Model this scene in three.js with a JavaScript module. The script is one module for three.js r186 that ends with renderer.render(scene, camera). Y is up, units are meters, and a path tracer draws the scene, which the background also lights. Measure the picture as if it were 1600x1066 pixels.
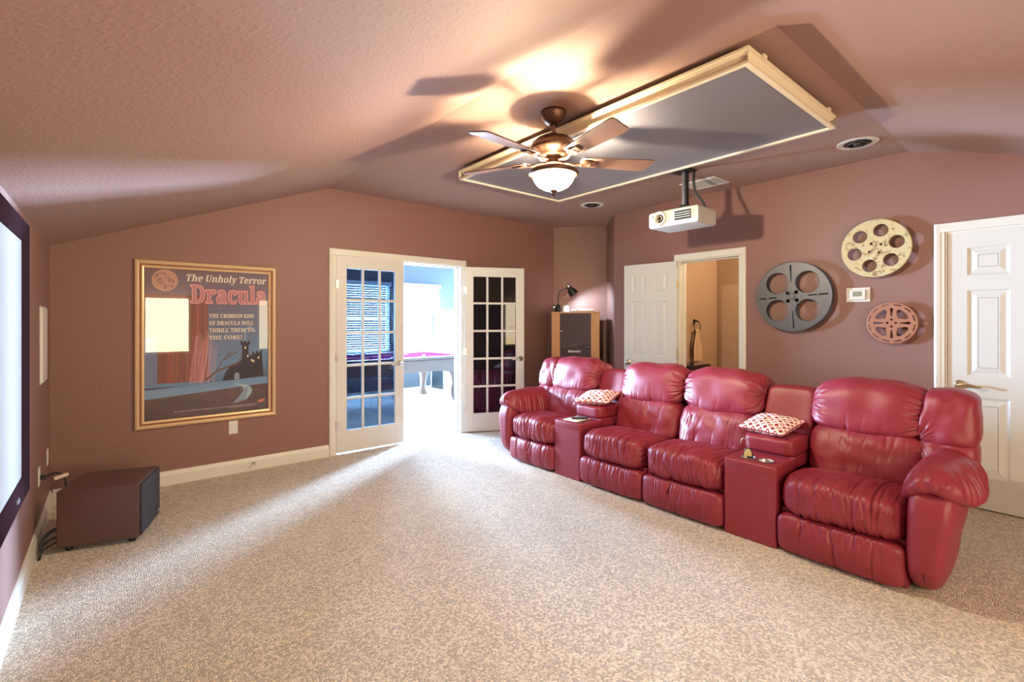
import * as THREE from 'three';
import { RoundedBoxGeometry } from 'three/addons/geometries/RoundedBoxGeometry.js';
import { mergeGeometries, mergeVertices, toCreasedNormals } from 'three/addons/utils/BufferGeometryUtils.js';
import { RectAreaLightUniformsLib } from 'three/addons/lights/RectAreaLightUniformsLib.js';
import { FontLoader } from 'three/addons/loaders/FontLoader.js';
import { TextGeometry } from 'three/addons/geometries/TextGeometry.js';
import { createNoise2D, createNoise3D } from 'simplex-noise';

// ---------------------------------------------------------------- camera, sky, area lights, exposure
RectAreaLightUniformsLib.init();
const scene = new THREE.Scene();
const YAW = 39.8 * Math.PI / 180, EYE = 1.37;
const camera = new THREE.PerspectiveCamera(70.72, 1600 / 1066, 0.05, 100);
camera.position.set(0, EYE, 0);
camera.lookAt(Math.sin(YAW), EYE, -Math.cos(YAW));
camera.setViewOffset(1600, 1066, 0, 31, 1600, 1066);      // lens shifted: the horizon lies above the middle
scene.background = new THREE.Color().setRGB(2.0, 2.3, 2.7); // hazy bright sky outside the billiard room windows
const renderer = new THREE.WebGLRenderer({ antialias: true });
renderer.toneMapping = THREE.LinearToneMapping;
renderer.toneMappingExposure = 1.42;
renderer.shadowMap.enabled = true;

const DAY = [0.57, 0.82, 1.18];                            // daylight colour
const DAY_POWER = 650;
const FAN_COLOR = [1.0, 0.84, 0.56], FAN_POWER = 9.5;
const LAMP_COLOR = [0.74, 0.94, 1.12], LAMP_POWER = 6.5;
const BATH_COLOR = [1.0, 0.72, 0.42], BATH_POWER = 4.5;
const BOX_COLOR = [1.0, 0.78, 0.50], BOX_POWER = [21, 7];

function rectLight(name, color, power, w, h, pos, target) {
  const l = new THREE.RectAreaLight(new THREE.Color().setRGB(...color), power, w, h);
  l.name = name; l.position.set(...pos); l.lookAt(...target); scene.add(l);
  return l;
}
// daylight enters the billiard room through the four windows of its far wall: [left, right, brightness]; the two in view have their blinds down
const FARZ = -9.0, WIN_Y0 = 0.76, WIN_Y1 = 2.1, SIDE_X = 11.2;
const FAR_WINDOWS = [[1.15, 2.05, 0.8], [3.39, 4.285, 0.65], [4.54, 5.43, 0.38], [8.5, 10.4, 1.35]];
for (const [x0, x1, share] of FAR_WINDOWS) {
  const cx = (x0 + x1) / 2, cy = (WIN_Y0 + WIN_Y1) / 2;
  rectLight('window_daylight', DAY, DAY_POWER * share, x1 - x0 - 0.08, WIN_Y1 - WIN_Y0 - 0.08, [cx, cy, FARZ - 0.04], [cx, cy, 0]);
}

// ---------------------------------------------------------------- helpers
let seed = 20240611;
const rnd = () => { seed = (seed * 1664525 + 1013904223) % 4294967296; return seed / 4294967296; };
const rr = (a, b) => a + (b - a) * rnd();
const noise2 = createNoise2D(rnd), noise3 = createNoise3D(rnd);
const smooth = (a, b, x) => { const t = Math.min(1, Math.max(0, (x - a) / (b - a))); return t * t * (3 - 2 * t); };
const V = (x, y, z) => new THREE.Vector3(x, y, z);
const taken = {};
function numbered(name) {
  if (!(name in taken)) { taken[name] = 0; return name; }
  return name + '_' + String(++taken[name]).padStart(3, '0');
}
function shade(m) { m.castShadow = true; m.receiveShadow = true; return m; }
function part(name, geo, mat, parent) {
  const m = shade(new THREE.Mesh(Array.isArray(geo) ? merge(geo) : geo, mat)); m.name = name; parent.add(m); return m;
}
function thing(name, label, category, pos = [0, 0, 0], turn = 0, group) {
  const o = new THREE.Group(); o.name = numbered(name); scene.add(o);
  o.position.set(...pos); o.rotation.y = turn; o.userData = { label, category };
  if (group) o.userData.group = group;
  return o;
}
function single(name, label, category, geo, mat, pos = [0, 0, 0], turn = 0, group) {
  const o = shade(new THREE.Mesh(Array.isArray(geo) ? merge(geo) : geo, mat)); o.name = numbered(name); scene.add(o);
  o.position.set(...pos); o.rotation.y = turn; o.userData = { label, category };
  if (group) o.userData.group = group;
  return o;
}
function struct(name, label, category, geo, mat, pos = [0, 0, 0], turn = 0) {
  const o = geo ? shade(new THREE.Mesh(Array.isArray(geo) ? merge(geo) : geo, mat)) : new THREE.Group();
  o.name = name; o.position.set(...pos); o.rotation.y = turn; scene.add(o);
  o.userData = { label, category, kind: 'structure' };
  return o;
}
function merge(list) {
  const out = list.map((g) => { const n = g.index ? g.toNonIndexed() : g; for (const k of Object.keys(n.attributes)) if (!['position', 'normal', 'uv'].includes(k)) n.deleteAttribute(k); if (!n.attributes.uv) n.setAttribute('uv', new THREE.BufferAttribute(new Float32Array(n.attributes.position.count * 2), 2)); return n; });
  return mergeGeometries(out);
}
// boxes given by their extents
function bx(x0, x1, y0, y1, z0, z1, r = 0, seg = 2) {
  const w = Math.abs(x1 - x0), h = Math.abs(y1 - y0), d = Math.abs(z1 - z0);
  const g = r ? new RoundedBoxGeometry(w, h, d, seg, Math.min(r, w / 2.01, h / 2.01, d / 2.01)) : new THREE.BoxGeometry(w, h, d);
  return g.translate((x0 + x1) / 2, (y0 + y1) / 2, (z0 + z1) / 2);
}
const cyl = (r0, r1, h, n = 24, open = false) => new THREE.CylinderGeometry(r0, r1, h, n, 1, open);
const lathe = (pts, n = 40) => new THREE.LatheGeometry(pts.map(([r, y]) => new THREE.Vector2(r, y)), n);
function tube(pts, r, n = 8, seg = 0) {
  return new THREE.TubeGeometry(new THREE.CatmullRomCurve3(pts.map((p) => V(...p))), seg || pts.length * 8, r, n);
}
function poly(pts) { const s = new THREE.Shape(); pts.forEach(([x, y], i) => i ? s.lineTo(x, y) : s.moveTo(x, y)); s.closePath(); return s; }
function extr(shape, depth, bevel = 0, curve = 24) {
  return new THREE.ExtrudeGeometry(shape, { depth, bevelEnabled: bevel > 0, bevelThickness: bevel, bevelSize: bevel, bevelOffset: -bevel, bevelSegments: 2, curveSegments: curve });
}
// a mirrored copy whose faces still point outwards
function mirror(g, x, y, z) {
  const n = g.index ? g.toNonIndexed() : g; n.scale(x, y, z);
  for (const k of Object.keys(n.attributes)) { const a = n.attributes[k], w = a.itemSize, d = a.array; for (let i = 0; i < a.count; i += 3) for (let c = 0; c < w; c++) { const p = (i + 1) * w + c, q = (i + 2) * w + c, t = d[p]; d[p] = d[q]; d[q] = t; } }
  n.computeVertexNormals(); return n;
}
// texture coordinates in metres, by the way each face points
function metric(g) {
  const n = g.index ? g.toNonIndexed() : g; n.computeVertexNormals();
  const p = n.attributes.position, q = n.attributes.normal, uv = new Float32Array(p.count * 2);
  for (let i = 0; i < p.count; i++) {
    const ax = Math.abs(q.getX(i)), ay = Math.abs(q.getY(i)), az = Math.abs(q.getZ(i));
    const [u, v] = ay >= ax && ay >= az ? [p.getX(i), p.getZ(i)] : ax >= az ? [p.getZ(i), p.getY(i)] : [p.getX(i), p.getY(i)];
    uv[i * 2] = u; uv[i * 2 + 1] = v;
  }
  n.setAttribute('uv', new THREE.BufferAttribute(uv, 2)); return n;
}
// a slab between a flat polygon in space and the same polygon moved by up
function slab(pts, up) {
  const a = pts.map((p) => V(...p)), b = a.map((p) => p.clone().add(V(...up))), pos = [];
  const tri = (p, q, r) => pos.push(...p.toArray(), ...q.toArray(), ...r.toArray());
  for (let i = 1; i < a.length - 1; i++) { tri(a[0], a[i], a[i + 1]); tri(b[0], b[i + 1], b[i]); }
  for (let i = 0; i < a.length; i++) { const j = (i + 1) % a.length; tri(a[i], b[i], b[j]); tri(a[i], b[j], a[j]); }
  const g = new THREE.BufferGeometry(); g.setAttribute('position', new THREE.Float32BufferAttribute(pos, 3)); g.computeVertexNormals();
  return metric(g);
}
// one mitred rail of a rectangular frame lying in the xy plane; profile = [inset from the outer edge, height] pairs; side 0 bottom, 1 right, 2 top, 3 left
function rail(w, h, profile, side) {
  const c = [[-1, -1], [1, -1], [1, 1], [-1, 1]], A = c[side], B = c[(side + 1) % 4], pos = [];
  const at = (k, [i, z]) => [k[0] * (w / 2 - i), k[1] * (h / 2 - i), z];
  for (let i = 0; i < profile.length; i++) {
    const p = profile[i], q = profile[(i + 1) % profile.length];
    const a = at(A, p), b = at(B, p), d = at(A, q), e = at(B, q);
    pos.push(...a, ...b, ...e, ...a, ...e, ...d);
  }
  for (const [k, s] of [[A, 1], [B, -1]]) for (let i = 1; i < profile.length - 1; i++) {
    const t = [at(k, profile[0]), at(k, profile[i]), at(k, profile[i + 1])]; if (s < 0) t.reverse(); pos.push(...t.flat());
  }
  const g = new THREE.BufferGeometry(); g.setAttribute('position', new THREE.Float32BufferAttribute(pos, 3)); g.computeVertexNormals();
  return metric(g);
}

// ---------------------------------------------------------------- textures and materials
function dataTex(n, fn, repeat = 1, srgb = false, chan = 1) {
  const d = new Uint8Array(n * n * 4);
  for (let j = 0; j < n; j++) for (let i = 0; i < n; i++) {
    const v = fn(i, j), k = (j * n + i) * 4;
    if (chan === 1) { d[k] = d[k + 1] = d[k + 2] = Math.max(0, Math.min(255, v * 255)); } else for (let c = 0; c < 3; c++) d[k + c] = Math.max(0, Math.min(255, v[c] * 255));
    d[k + 3] = 255;
  }
  const t = new THREE.DataTexture(d, n, n); t.wrapS = t.wrapT = THREE.RepeatWrapping; t.magFilter = THREE.LinearFilter; t.minFilter = THREE.LinearMipmapLinearFilter; t.generateMipmaps = true;
  t.repeat.set(repeat, repeat); if (srgb) t.colorSpace = THREE.SRGBColorSpace; t.needsUpdate = true; return t;
}
// noise that repeats over the tile: simplex noise on a torus folded to 3D is close enough for fine grain
const tile = (i, j, n, f, o = 0) => {
  const u = i / n, v = j / n, wu = u, wv = v;
  const s = (a, b) => noise3(a * f, b * f, o);
  return (s(u, v) * (1 - wu) + s(u - 1, v) * wu) * (1 - wv) + (s(u, v - 1) * (1 - wu) + s(u - 1, v - 1) * wu) * wv;
};
// scattered cells (carpet tufts): distance to the nearest two feature points, on a tile
function cells(n, count) {
  const px = new Float32Array(count * count), py = new Float32Array(count * count), tone = new Float32Array(count * count);
  for (let k = 0; k < px.length; k++) { px[k] = rnd(); py[k] = rnd(); tone[k] = rnd(); }
  return (i, j) => {
    const u = i / n * count, v = j / n * count, ci = Math.floor(u), cj = Math.floor(v);
    let d1 = 9, d2 = 9, id = 0;
    for (let a = -1; a <= 1; a++) for (let b = -1; b <= 1; b++) {
      const k = ((cj + b + count) % count) * count + (ci + a + count) % count;
      const d = Math.hypot(ci + a + px[k] - u, cj + b + py[k] - v);
      if (d < d1) { d2 = d1; d1 = d; id = k; } else if (d < d2) d2 = d;
    }
    return [d1, d2, tone[id]];
  };
}
const wallBump = dataTex(512, (i, j) => 0.5 + 0.3 * tile(i, j, 512, 34, 1) + 0.18 * tile(i, j, 512, 80, 2));
const ceilBump = dataTex(1024, (i, j) => { const a = tile(i, j, 1024, 36, 5), b = tile(i, j, 1024, 75, 6); return 0.45 + 0.5 * smooth(0.0, 0.5, a) + 0.2 * b; });
const carpetCell = cells(1024, 105);
const carpetMap = dataTex(1024, (i, j) => {
  const [d1, d2, t] = carpetCell(i, j), g = 0.5 + 0.5 * tile(i, j, 1024, 5, 9), f = tile(i, j, 1024, 160, 11);
  const k = 0.76 + 0.30 * t + 0.07 * f + 0.05 * g - 0.14 * smooth(0.16, 0.0, d2 - d1);
  return [0.945 * k, 0.895 * k, 0.825 * k];
}, 1, true, 3);
const carpetBump = dataTex(1024, (i, j) => { const [d1, d2, t] = carpetCell(i, j); return smooth(0.0, 0.55, d2 - d1) * (0.55 + 0.45 * t) + 0.12 * tile(i, j, 1024, 160, 12); });
const leatherBump = dataTex(512, (i, j) => 0.5 + 0.28 * tile(i, j, 512, 60, 21) + 0.2 * tile(i, j, 512, 120, 22), 5);
const woodMap = dataTex(512, (i, j) => { const k = 0.5 + 0.5 * Math.sin(i / 512 * 40 + 4 * tile(i, j, 512, 3, 31)) * 0.35 + 0.12 * tile(i * 8 % 512, j, 512, 30, 32); return [0.62 + 0.2 * k, 0.44 + 0.18 * k, 0.29 + 0.15 * k]; }, 1, true, 3);

const lin = (r, g, b) => new THREE.Color().setRGB(r, g, b);
const std = (color, roughness = 0.6, extra = {}) => new THREE.MeshStandardMaterial({ color, roughness, side: THREE.DoubleSide, ...extra });
const phys = (color, roughness = 0.6, extra = {}) => new THREE.MeshPhysicalMaterial({ color, roughness, side: THREE.DoubleSide, ...extra });
const M = {
  wall: std(lin(0.232, 0.118, 0.099), 0.55, { bumpMap: wallBump, bumpScale: 0.0012 }),
  ceil: std(lin(0.35, 0.215, 0.18), 0.75, { bumpMap: ceilBump, bumpScale: 0.0015 }),
  carpet: std(lin(0.95, 0.95, 0.95), 0.95, { map: carpetMap, bumpMap: carpetBump, bumpScale: 0.005 }),
  poolWall: std(lin(0.092, 0.12, 0.14), 0.7, { bumpMap: wallBump, bumpScale: 0.001 }),
  poolCeil: std(lin(0.4, 0.4, 0.4), 0.8),
  bathWall: std(lin(0.42, 0.30, 0.22), 0.6),
  trim: std(lin(0.66, 0.65, 0.60), 0.35),
  door: std(lin(0.60, 0.60, 0.575), 0.38),
  glassTint: phys(lin(0.035, 0.062, 0.095), 0.0, { transmission: 1, thickness: 0, ior: 1.5 }),
  clear: phys(lin(0.97, 0.98, 0.98), 0.0, { transmission: 1, thickness: 0, ior: 1.5 }),
  nickel: std(lin(0.62, 0.58, 0.52), 0.28, { metalness: 1 }),
  brass: std(lin(0.70, 0.52, 0.30), 0.3, { metalness: 1 }),
  leather: phys(lin(0.25, 0.024, 0.043), 0.40, { bumpMap: leatherBump, bumpScale: 0.0008, specularIntensity: 1 }),
  leatherSmooth: phys(lin(0.25, 0.025, 0.044), 0.46, { specularIntensity: 1 }),
  piping: phys(lin(0.25, 0.025, 0.04), 0.5),
  black: std(lin(0.012, 0.012, 0.013), 0.45),
  velvet: phys(lin(0.030, 0.014, 0.018), 1.0, { specularIntensity: 0 }),
  screen: phys(lin(0.36, 0.37, 0.38), 1.0, { specularIntensity: 0 }),
  white: std(lin(0.64, 0.63, 0.60), 0.4),
  whitePaper: std(lin(0.82, 0.82, 0.80), 0.7),
  sub: std(lin(0.095, 0.047, 0.040), 0.42),
  subFront: std(lin(0.03, 0.022, 0.022), 0.7),
  gold: std(lin(0.80, 0.60, 0.36), 0.38, { metalness: 0.55 }),
  goldDark: std(lin(0.22, 0.09, 0.05), 0.5, { metalness: 0.3 }),
  bronze: std(lin(0.125, 0.064, 0.04), 0.36, { metalness: 0.75 }),
  oak: std(0xffffff, 0.45, { map: woodMap }),
  darkWood: std(lin(0.035, 0.022, 0.022), 0.4),
  felt: phys(lin(0.30, 0.015, 0.14), 1.0, { specularIntensity: 0 }),
  tableWood: std(lin(0.14, 0.098, 0.076), 0.45),
  silver: std(lin(0.55, 0.56, 0.58), 0.3, { metalness: 0.9 }),
};

// ---------------------------------------------------------------- the setting
const AX = -0.351, BZ = -4.93, DX = 4.84, EZ = 2.0, CY = 2.715, RIDGE_X = 1.68, HIP_Z = -0.91, KNEE = 1.93, HIP_SLOPE = 0.31;
const P1 = [4.89, BZ], P2 = [5.39, -4.38], P3 = [DX, -3.81];
const F0 = 1.75, F1 = 3.305, FH = 2.05;                    // french doorway
const H0 = -2.91, H1 = -2.235, HH = 2.045;                 // bathroom doorway
const C0 = -0.70, C1 = 0.09, CH = 2.045;                   // closet door

const floorGeo = metric(extr(poly([[-0.55, -2.2], [7.2, -2.2], [7.2, 5.0], [11.4, 5.0], [11.4, 9.2], [-0.55, 9.2]]), 0.12).rotateX(-Math.PI / 2).translate(0, -0.12, 0));
struct('floor', 'beige twist pile carpet covering the whole floor', 'carpet', floorGeo, M.carpet);
const hipAt = (z) => CY - HIP_SLOPE * (z - HIP_Z), meet = HIP_Z + (RIDGE_X - AX) * ((CY - KNEE) / (RIDGE_X - AX)) / HIP_SLOPE;
const ceilMesh = struct('ceiling', 'dark mauve brown textured ceiling with sloped sides', 'ceiling');
{
  const up = [0, 0.12, 0], O = 0.14, sl = (CY - KNEE) / (RIDGE_X - AX);
  const zm = HIP_Z + (RIDGE_X - (AX - O)) * sl / HIP_SLOPE;
  part('flat_ceiling', slab([[RIDGE_X, CY, BZ - O], [5.55, CY, BZ - O], [5.55, CY, HIP_Z], [RIDGE_X, CY, HIP_Z]], up), M.ceil, ceilMesh);
  part('sloped_ceiling', slab([[AX - O, KNEE - O * sl, BZ - O], [RIDGE_X, CY, BZ - O], [RIDGE_X, CY, HIP_Z], [AX - O, KNEE - O * sl, zm]], up), M.ceil, ceilMesh);
  part('sloped_ceiling', slab([[RIDGE_X, CY, HIP_Z], [5.55, CY, HIP_Z], [5.55, hipAt(EZ + O), EZ + O], [AX - O, hipAt(EZ + O), EZ + O], [AX - O, hipAt(zm), zm]], up), M.ceil, ceilMesh);
}
struct('wall_left', 'low mauve brown wall behind the projection screen', 'wall', metric(bx(AX - 0.12, AX, 0, KNEE, BZ, EZ)), M.wall);
struct('wall_back', 'brown wall with the french doors and framed poster', 'wall',
  metric(extr(poly([[AX - 0.12, 0], [F0, 0], [F0, FH], [F1, FH], [F1, 0], [P1[0], 0], [P1[0], CY], [RIDGE_X, CY], [AX - 0.12, KNEE - 0.12 * 0.3867]]), 0.14)), M.wall, [0, 0, BZ - 0.14]);
{ // reel wall: local x = world z
  const s = poly([[P3[1], 0], [H0, 0], [H0, HH], [H1, HH], [H1, 0], [C0, 0], [C0, CH], [C1, CH], [C1, 0], [EZ, 0], [EZ, hipAt(EZ)], [HIP_Z, CY], [P3[1], CY]]);
  struct('wall_right', 'brown wall with film reels and two white doors', 'wall', metric(extr(s, 0.12).rotateY(-Math.PI / 2).translate(DX + 0.12, 0, 0)), M.wall);
}
function wallSeg(name, label, a, b, h, t, mat) {
  const len = Math.hypot(b[0] - a[0], b[1] - a[1]), ang = Math.atan2(-(b[1] - a[1]), b[0] - a[0]);
  return struct(name, label, 'wall', metric(bx(0, len, 0, h, -t, 0)), mat, [a[0], 0, a[1]], ang);
}
wallSeg('wall_nook_back', 'diagonal mauve wall behind the audio cabinet', P1, P2, CY, 0.12, M.wall);
wallSeg('wall_nook_side', 'short diagonal wall between cabinet corner and bathroom door', P2, P3, CY, 0.12, M.wall);
struct('wall_rear', 'brown wall behind the camera with two lit poster boxes', 'wall', metric(bx(AX - 0.12, DX + 0.12, 0, hipAt(EZ), EZ, EZ + 0.12)), M.wall);

// baseboards with a rounded top
const baseProfile = (len) => extr(poly([[0, 0], [0.016, 0], [0.016, 0.085], [0.011, 0.102], [0.006, 0.115], [0, 0.118]]), len);
function baseboard(name, label, a, b) {                     // the room lies to the right of a -> b seen from above, local +z
  const len = Math.hypot(b[0] - a[0], b[1] - a[1]), ang = Math.atan2(-(b[1] - a[1]), b[0] - a[0]);
  struct(name, label, 'baseboard', mirror(baseProfile(len).rotateY(Math.PI / 2), 1, 1, -1), M.trim, [a[0], 0, a[1]], ang);
}
// rotateY(90) turns depth to +x and width to -z; the scale turns the width back to +z
baseboard('baseboard_left', 'cream baseboard under the projection screen', [AX, EZ], [AX, BZ]);
baseboard('baseboard_back', 'cream baseboard under the framed poster', [AX + 0.016, BZ], [F0 - 0.062, BZ]);
baseboard('baseboard_back_right', 'cream baseboard behind the open glazed door', [F1 + 0.062, BZ], P1);
baseboard('baseboard_nook_back', 'cream baseboard behind the audio cabinet', P1, P2);
baseboard('baseboard_nook_side', 'cream baseboard on the short diagonal wall', P2, P3);
baseboard('baseboard_right', 'cream baseboard behind the open bathroom door', P3, [DX, H0 - 0.062]);
baseboard('baseboard_right_middle', 'cream baseboard behind the sofa under the film reels', [DX, H1 + 0.062], [DX, C0 - 0.062]);

// casings: local x along the wall, z out of the wall into the room, y up
function casing(name, label, w, h, depth, pos, turn) {
  const g = struct(name, label, 'door trim', null, null, pos, turn), cw = 0.062, j = 0.016;
  const prof = (len) => { const s = poly([[0, 0], [cw, 0], [cw, 0.012], [cw - 0.012, 0.019], [0.028, 0.017], [0.016, 0.012], [0.004, 0.012], [0, 0.008]]); return extr(s, len); };
  part('side_casing', prof(h + cw).rotateX(-Math.PI / 2).rotateY(Math.PI).translate(0.004, 0, 0), M.trim, g);
  part('side_casing', mirror(prof(h + cw).rotateX(-Math.PI / 2), 1, 1, -1).translate(w - 0.004, 0, 0), M.trim, g);
  part('head_casing', bx(-0.056, w + 0.056, h - 0.004, h + cw, 0, 0.017, 0.004), M.trim, g);
  part('jamb', bx(0, j, 0, h, -depth, 0), M.trim, g); part('jamb', bx(w - j, w, 0, h, -depth, 0), M.trim, g);
  part('head_jamb', bx(j, w - j, h - j, h, -depth, 0), M.trim, g);
  part('stop', [bx(j, j + 0.012, 0, h - j, -depth + 0.02, -0.06), bx(w - j - 0.012, w - j, 0, h - j, -depth + 0.02, -0.06), bx(j, w - j, h - j - 0.012, h - j, -depth + 0.02, -0.06)], M.trim, g);
  return g;
}
casing('trim_1', 'white casing around the glazed double doorway', F1 - F0, FH, 0.14, [F0, 0, BZ], 0);
casing('trim_2', 'white casing around the bathroom doorway', H1 - H0, HH, 0.12, [DX, 0, H0], -Math.PI / 2);
casing('trim_3', 'white casing around the closed panelled door', C1 - C0, CH, 0.12, [DX, 0, C0], -Math.PI / 2);

// lever handle: rosette and lever, pointing along -x (dir = -1) or +x, out along +z
function lever(parent, x, y, z, dir, side, mat) {
  const h = part('handle', [
    lathe([[0, 0], [0.033, 0], [0.033, 0.004], [0.027, 0.012], [0.014, 0.016], [0.011, 0.045], [0, 0.047]], 24).rotateX(Math.PI / 2),
    tube([[0, 0, 0.04], [dir * 0.03, 0.006, 0.044], [dir * 0.065, 0.002, 0.046], [dir * 0.1, -0.008, 0.044], [dir * 0.118, -0.006, 0.042]], 0.0085, 10),
  ], mat, parent);
  h.position.set(x, y, z); if (side < 0) h.rotation.y = Math.PI, h.scale.x = -1;
  return h;
}
const hinge = (y) => [cyl(0.007, 0.007, 0.09, 10).translate(0, y, 0), bx(0, 0.028, y - 0.042, y + 0.042, -0.0015, 0.0015)];

// glazed door leaf: local x from the hinge edge, z thickness centred
const LW = 0.757, LH = 2.022;
function glazedLeaf(name, label, pos, turn) {
  const g = struct(name, label, 'door', null, null, pos, turn), st = 0.108, top = 0.115, bot = 0.225, t = 0.0175, y0 = 0.012;
  part('stile', bx(0, st, y0, y0 + LH, -t, t, 0.003), M.door, g); part('stile', bx(LW - st, LW, y0, y0 + LH, -t, t, 0.003), M.door, g);
  part('top_rail', bx(st, LW - st, y0 + LH - top, y0 + LH, -t, t), M.door, g); part('bottom_rail', bx(st, LW - st, y0, y0 + bot, -t, t), M.door, g);
  const gx0 = st, gx1 = LW - st, gy0 = y0 + bot, gy1 = y0 + LH - top, mu = 0.026, cw = (gx1 - gx0 - 2 * mu) / 3, rh = (gy1 - gy0 - 4 * mu) / 5;
  for (let i = 1; i < 3; i++) part('muntin', bx(gx0 + i * cw + (i - 1) * mu, gx0 + i * (cw + mu), gy0, gy1, -0.014, 0.014, 0.004), M.door, g);
  for (let i = 1; i < 5; i++) part('muntin', bx(gx0, gx1, gy0 + i * rh + (i - 1) * mu, gy0 + i * (rh + mu), -0.0135, 0.0135, 0.004), M.door, g);
  const paneG = new THREE.PlaneGeometry(cw + 0.006, rh + 0.006);
  for (let i = 0; i < 3; i++) for (let j = 0; j < 5; j++) {
    const p = part('pane', paneG, M.glassTint, g); p.position.set(gx0 + i * (cw + mu) + cw / 2, gy0 + j * (rh + mu) + rh / 2, 0);
  }
  lever(g, LW - 0.05, 0.90, t, -1, 1, M.nickel); lever(g, LW - 0.05, 0.90, -t, -1, -1, M.nickel);
  for (const y of [0.3, 1.0, 1.75]) { const hg = part('hinge', hinge(y), M.nickel, g); hg.position.set(-0.006, 0, t + 0.004); }
  return g;
}
glazedLeaf('door_1', 'closed white glazed door leaf with fifteen blue tinted panes', [F0 + 0.019, 0, BZ - 0.019], 0);
glazedLeaf('door_2', 'white glazed door leaf swung open against the wall beside the sofa', [F1 + 0.02, 0, BZ + 0.03], -0.436);

// six panel door: local x from the hinge edge, z thickness centred
function panelDoor(name, label, w, h, pos, turn, knobX, kind) {
  const g = struct(name, label, 'door', null, null, pos, turn), t = 0.0175, y0 = 0.012, st = 0.105, mid = 0.095;
  const s = poly([[0, y0], [w, y0], [w, y0 + h], [0, y0 + h]]), pw = (w - 2 * st - mid) / 2;
  const rows = [[0.235, 0.815], [0.97, 1.60], [1.705, 1.915]], rects = [];
  for (const [a, b] of rows) for (let c = 0; c < 2; c++) {
    const x = st + c * (pw + mid); rects.push([x, a, x + pw, b]);
    const q = new THREE.Path(); q.moveTo(x, a); q.lineTo(x, b); q.lineTo(x + pw, b); q.lineTo(x + pw, a); q.closePath(); s.holes.push(q);
  }
  part('slab', [extr(s, 2 * t).translate(0, 0, -t), bx(0.03, w - 0.03, y0 + 0.03, y0 + h - 0.03, -0.007, 0.007)], M.door, g);
  const prof = [[0, 0], [0, 0.0174], [0.012, 0.010], [0.022, 0.0085], [0.022, 0]];
  for (const [x0, a, x1, b] of rects) for (const side of [1, -1]) {
    const p = part('panel', [0, 1, 2, 3].map((k) => rail(x1 - x0, b - a, prof, k)).concat([0, 1, 2, 3].map((k) => rail(x1 - x0 - 0.044, b - a - 0.044, [[0, 0], [0, 0.0076], [0.030, 0.0155], [0.04, 0.0155], [0.04, 0]], k)),
      [bx(-(x1 - x0) / 2 + 0.06, (x1 - x0) / 2 - 0.06, -(b - a) / 2 + 0.06, (b - a) / 2 - 0.06, 0, 0.0155)]), M.door, g);
    p.position.set((x0 + x1) / 2, (a + b) / 2, 0); if (side < 0) p.rotation.y = Math.PI;
  }
  if (kind === 'knob') for (const side of [1, -1]) {
    const k = part('knob', lathe([[0, 0], [0.032, 0], [0.032, 0.004], [0.02, 0.01], [0.011, 0.016], [0.011, 0.034], [0.02, 0.04], [0.027, 0.052], [0.024, 0.064], [0.012, 0.07], [0, 0.071]], 28).rotateX(side * Math.PI / 2), M.nickel, g);
    k.position.set(knobX, 0.885, side * t);
  } else { lever(g, knobX, 0.9, -t, 1, -1, M.brass); lever(g, knobX, 0.9, t, 1, 1, M.brass); }
  return g;
}
panelDoor('door_3', 'white six panel bathroom door swung open flat against the wall', 0.655, 2.02, [DX - 0.038, 0, H0 - 0.004], Math.PI / 2 + 0.1, 0.595, 'knob');
for (const y of [0.3, 1.02, 1.78]) {
  const hg = part('hinge', [cyl(0.007, 0.007, 0.09, 10).translate(0, y, 0), bx(-0.001, 0.03, y - 0.043, y + 0.043, 0.012, 0.015)], M.brass, scene.getObjectByName('door_3'));
  hg.position.set(-0.004, 0, -0.004);
}
panelDoor('door_4', 'closed white panelled door with lever handle at the right edge', C1 - C0 - 0.038, 2.02, [DX + 0.022, 0, C0 + 0.019], -Math.PI / 2, 0.065, 'lever');

// ---------------------------------------------------------------- billiard room beyond the glazed doors
const PX0 = 0.6, PY = 2.7, NZ = BZ - 0.14;
{
  const far = poly([[PX0 - 0.1, 0], [SIDE_X + 0.1, 0], [SIDE_X + 0.1, PY], [PX0 - 0.1, PY]]);
  for (const [x0, x1] of FAR_WINDOWS) { const q = new THREE.Path(); q.moveTo(x0, WIN_Y0); q.lineTo(x0, WIN_Y1); q.lineTo(x1, WIN_Y1); q.lineTo(x1, WIN_Y0); q.closePath(); far.holes.push(q); }
  struct('wall_billiard_far', 'blue grey wall with white blinds beyond the pool table', 'wall', metric(extr(far, 0.12)), M.poolWall, [0, 0, FARZ - 0.12]);
  struct('wall_billiard_right', 'blue grey side wall of the billiard room', 'wall', metric(bx(SIDE_X, SIDE_X + 0.12, 0, PY, FARZ, NZ)), M.poolWall);
  struct('wall_billiard_left', 'blue grey end wall of the billiard room', 'wall', metric(bx(PX0 - 0.12, PX0, 0, PY, FARZ, NZ)), M.poolWall);
  struct('wall_billiard_near', 'blue grey wall face around the doorway in the billiard room', 'wall', metric(extr(poly([[PX0 - 0.1, 0], [F0, 0], [F0, FH], [F1, FH], [F1, 0], [SIDE_X + 0.1, 0], [SIDE_X + 0.1, PY], [PX0 - 0.1, PY]]), 0.03)), M.poolWall, [0, 0, NZ - 0.03]);
  struct('ceiling_billiard', 'white ceiling of the billiard room', 'ceiling', metric(bx(PX0 - 0.2, SIDE_X + 0.2, PY, PY + 0.1, FARZ - 0.2, NZ + 0.0)), M.poolCeil);
}
let winCount = 0;
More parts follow.
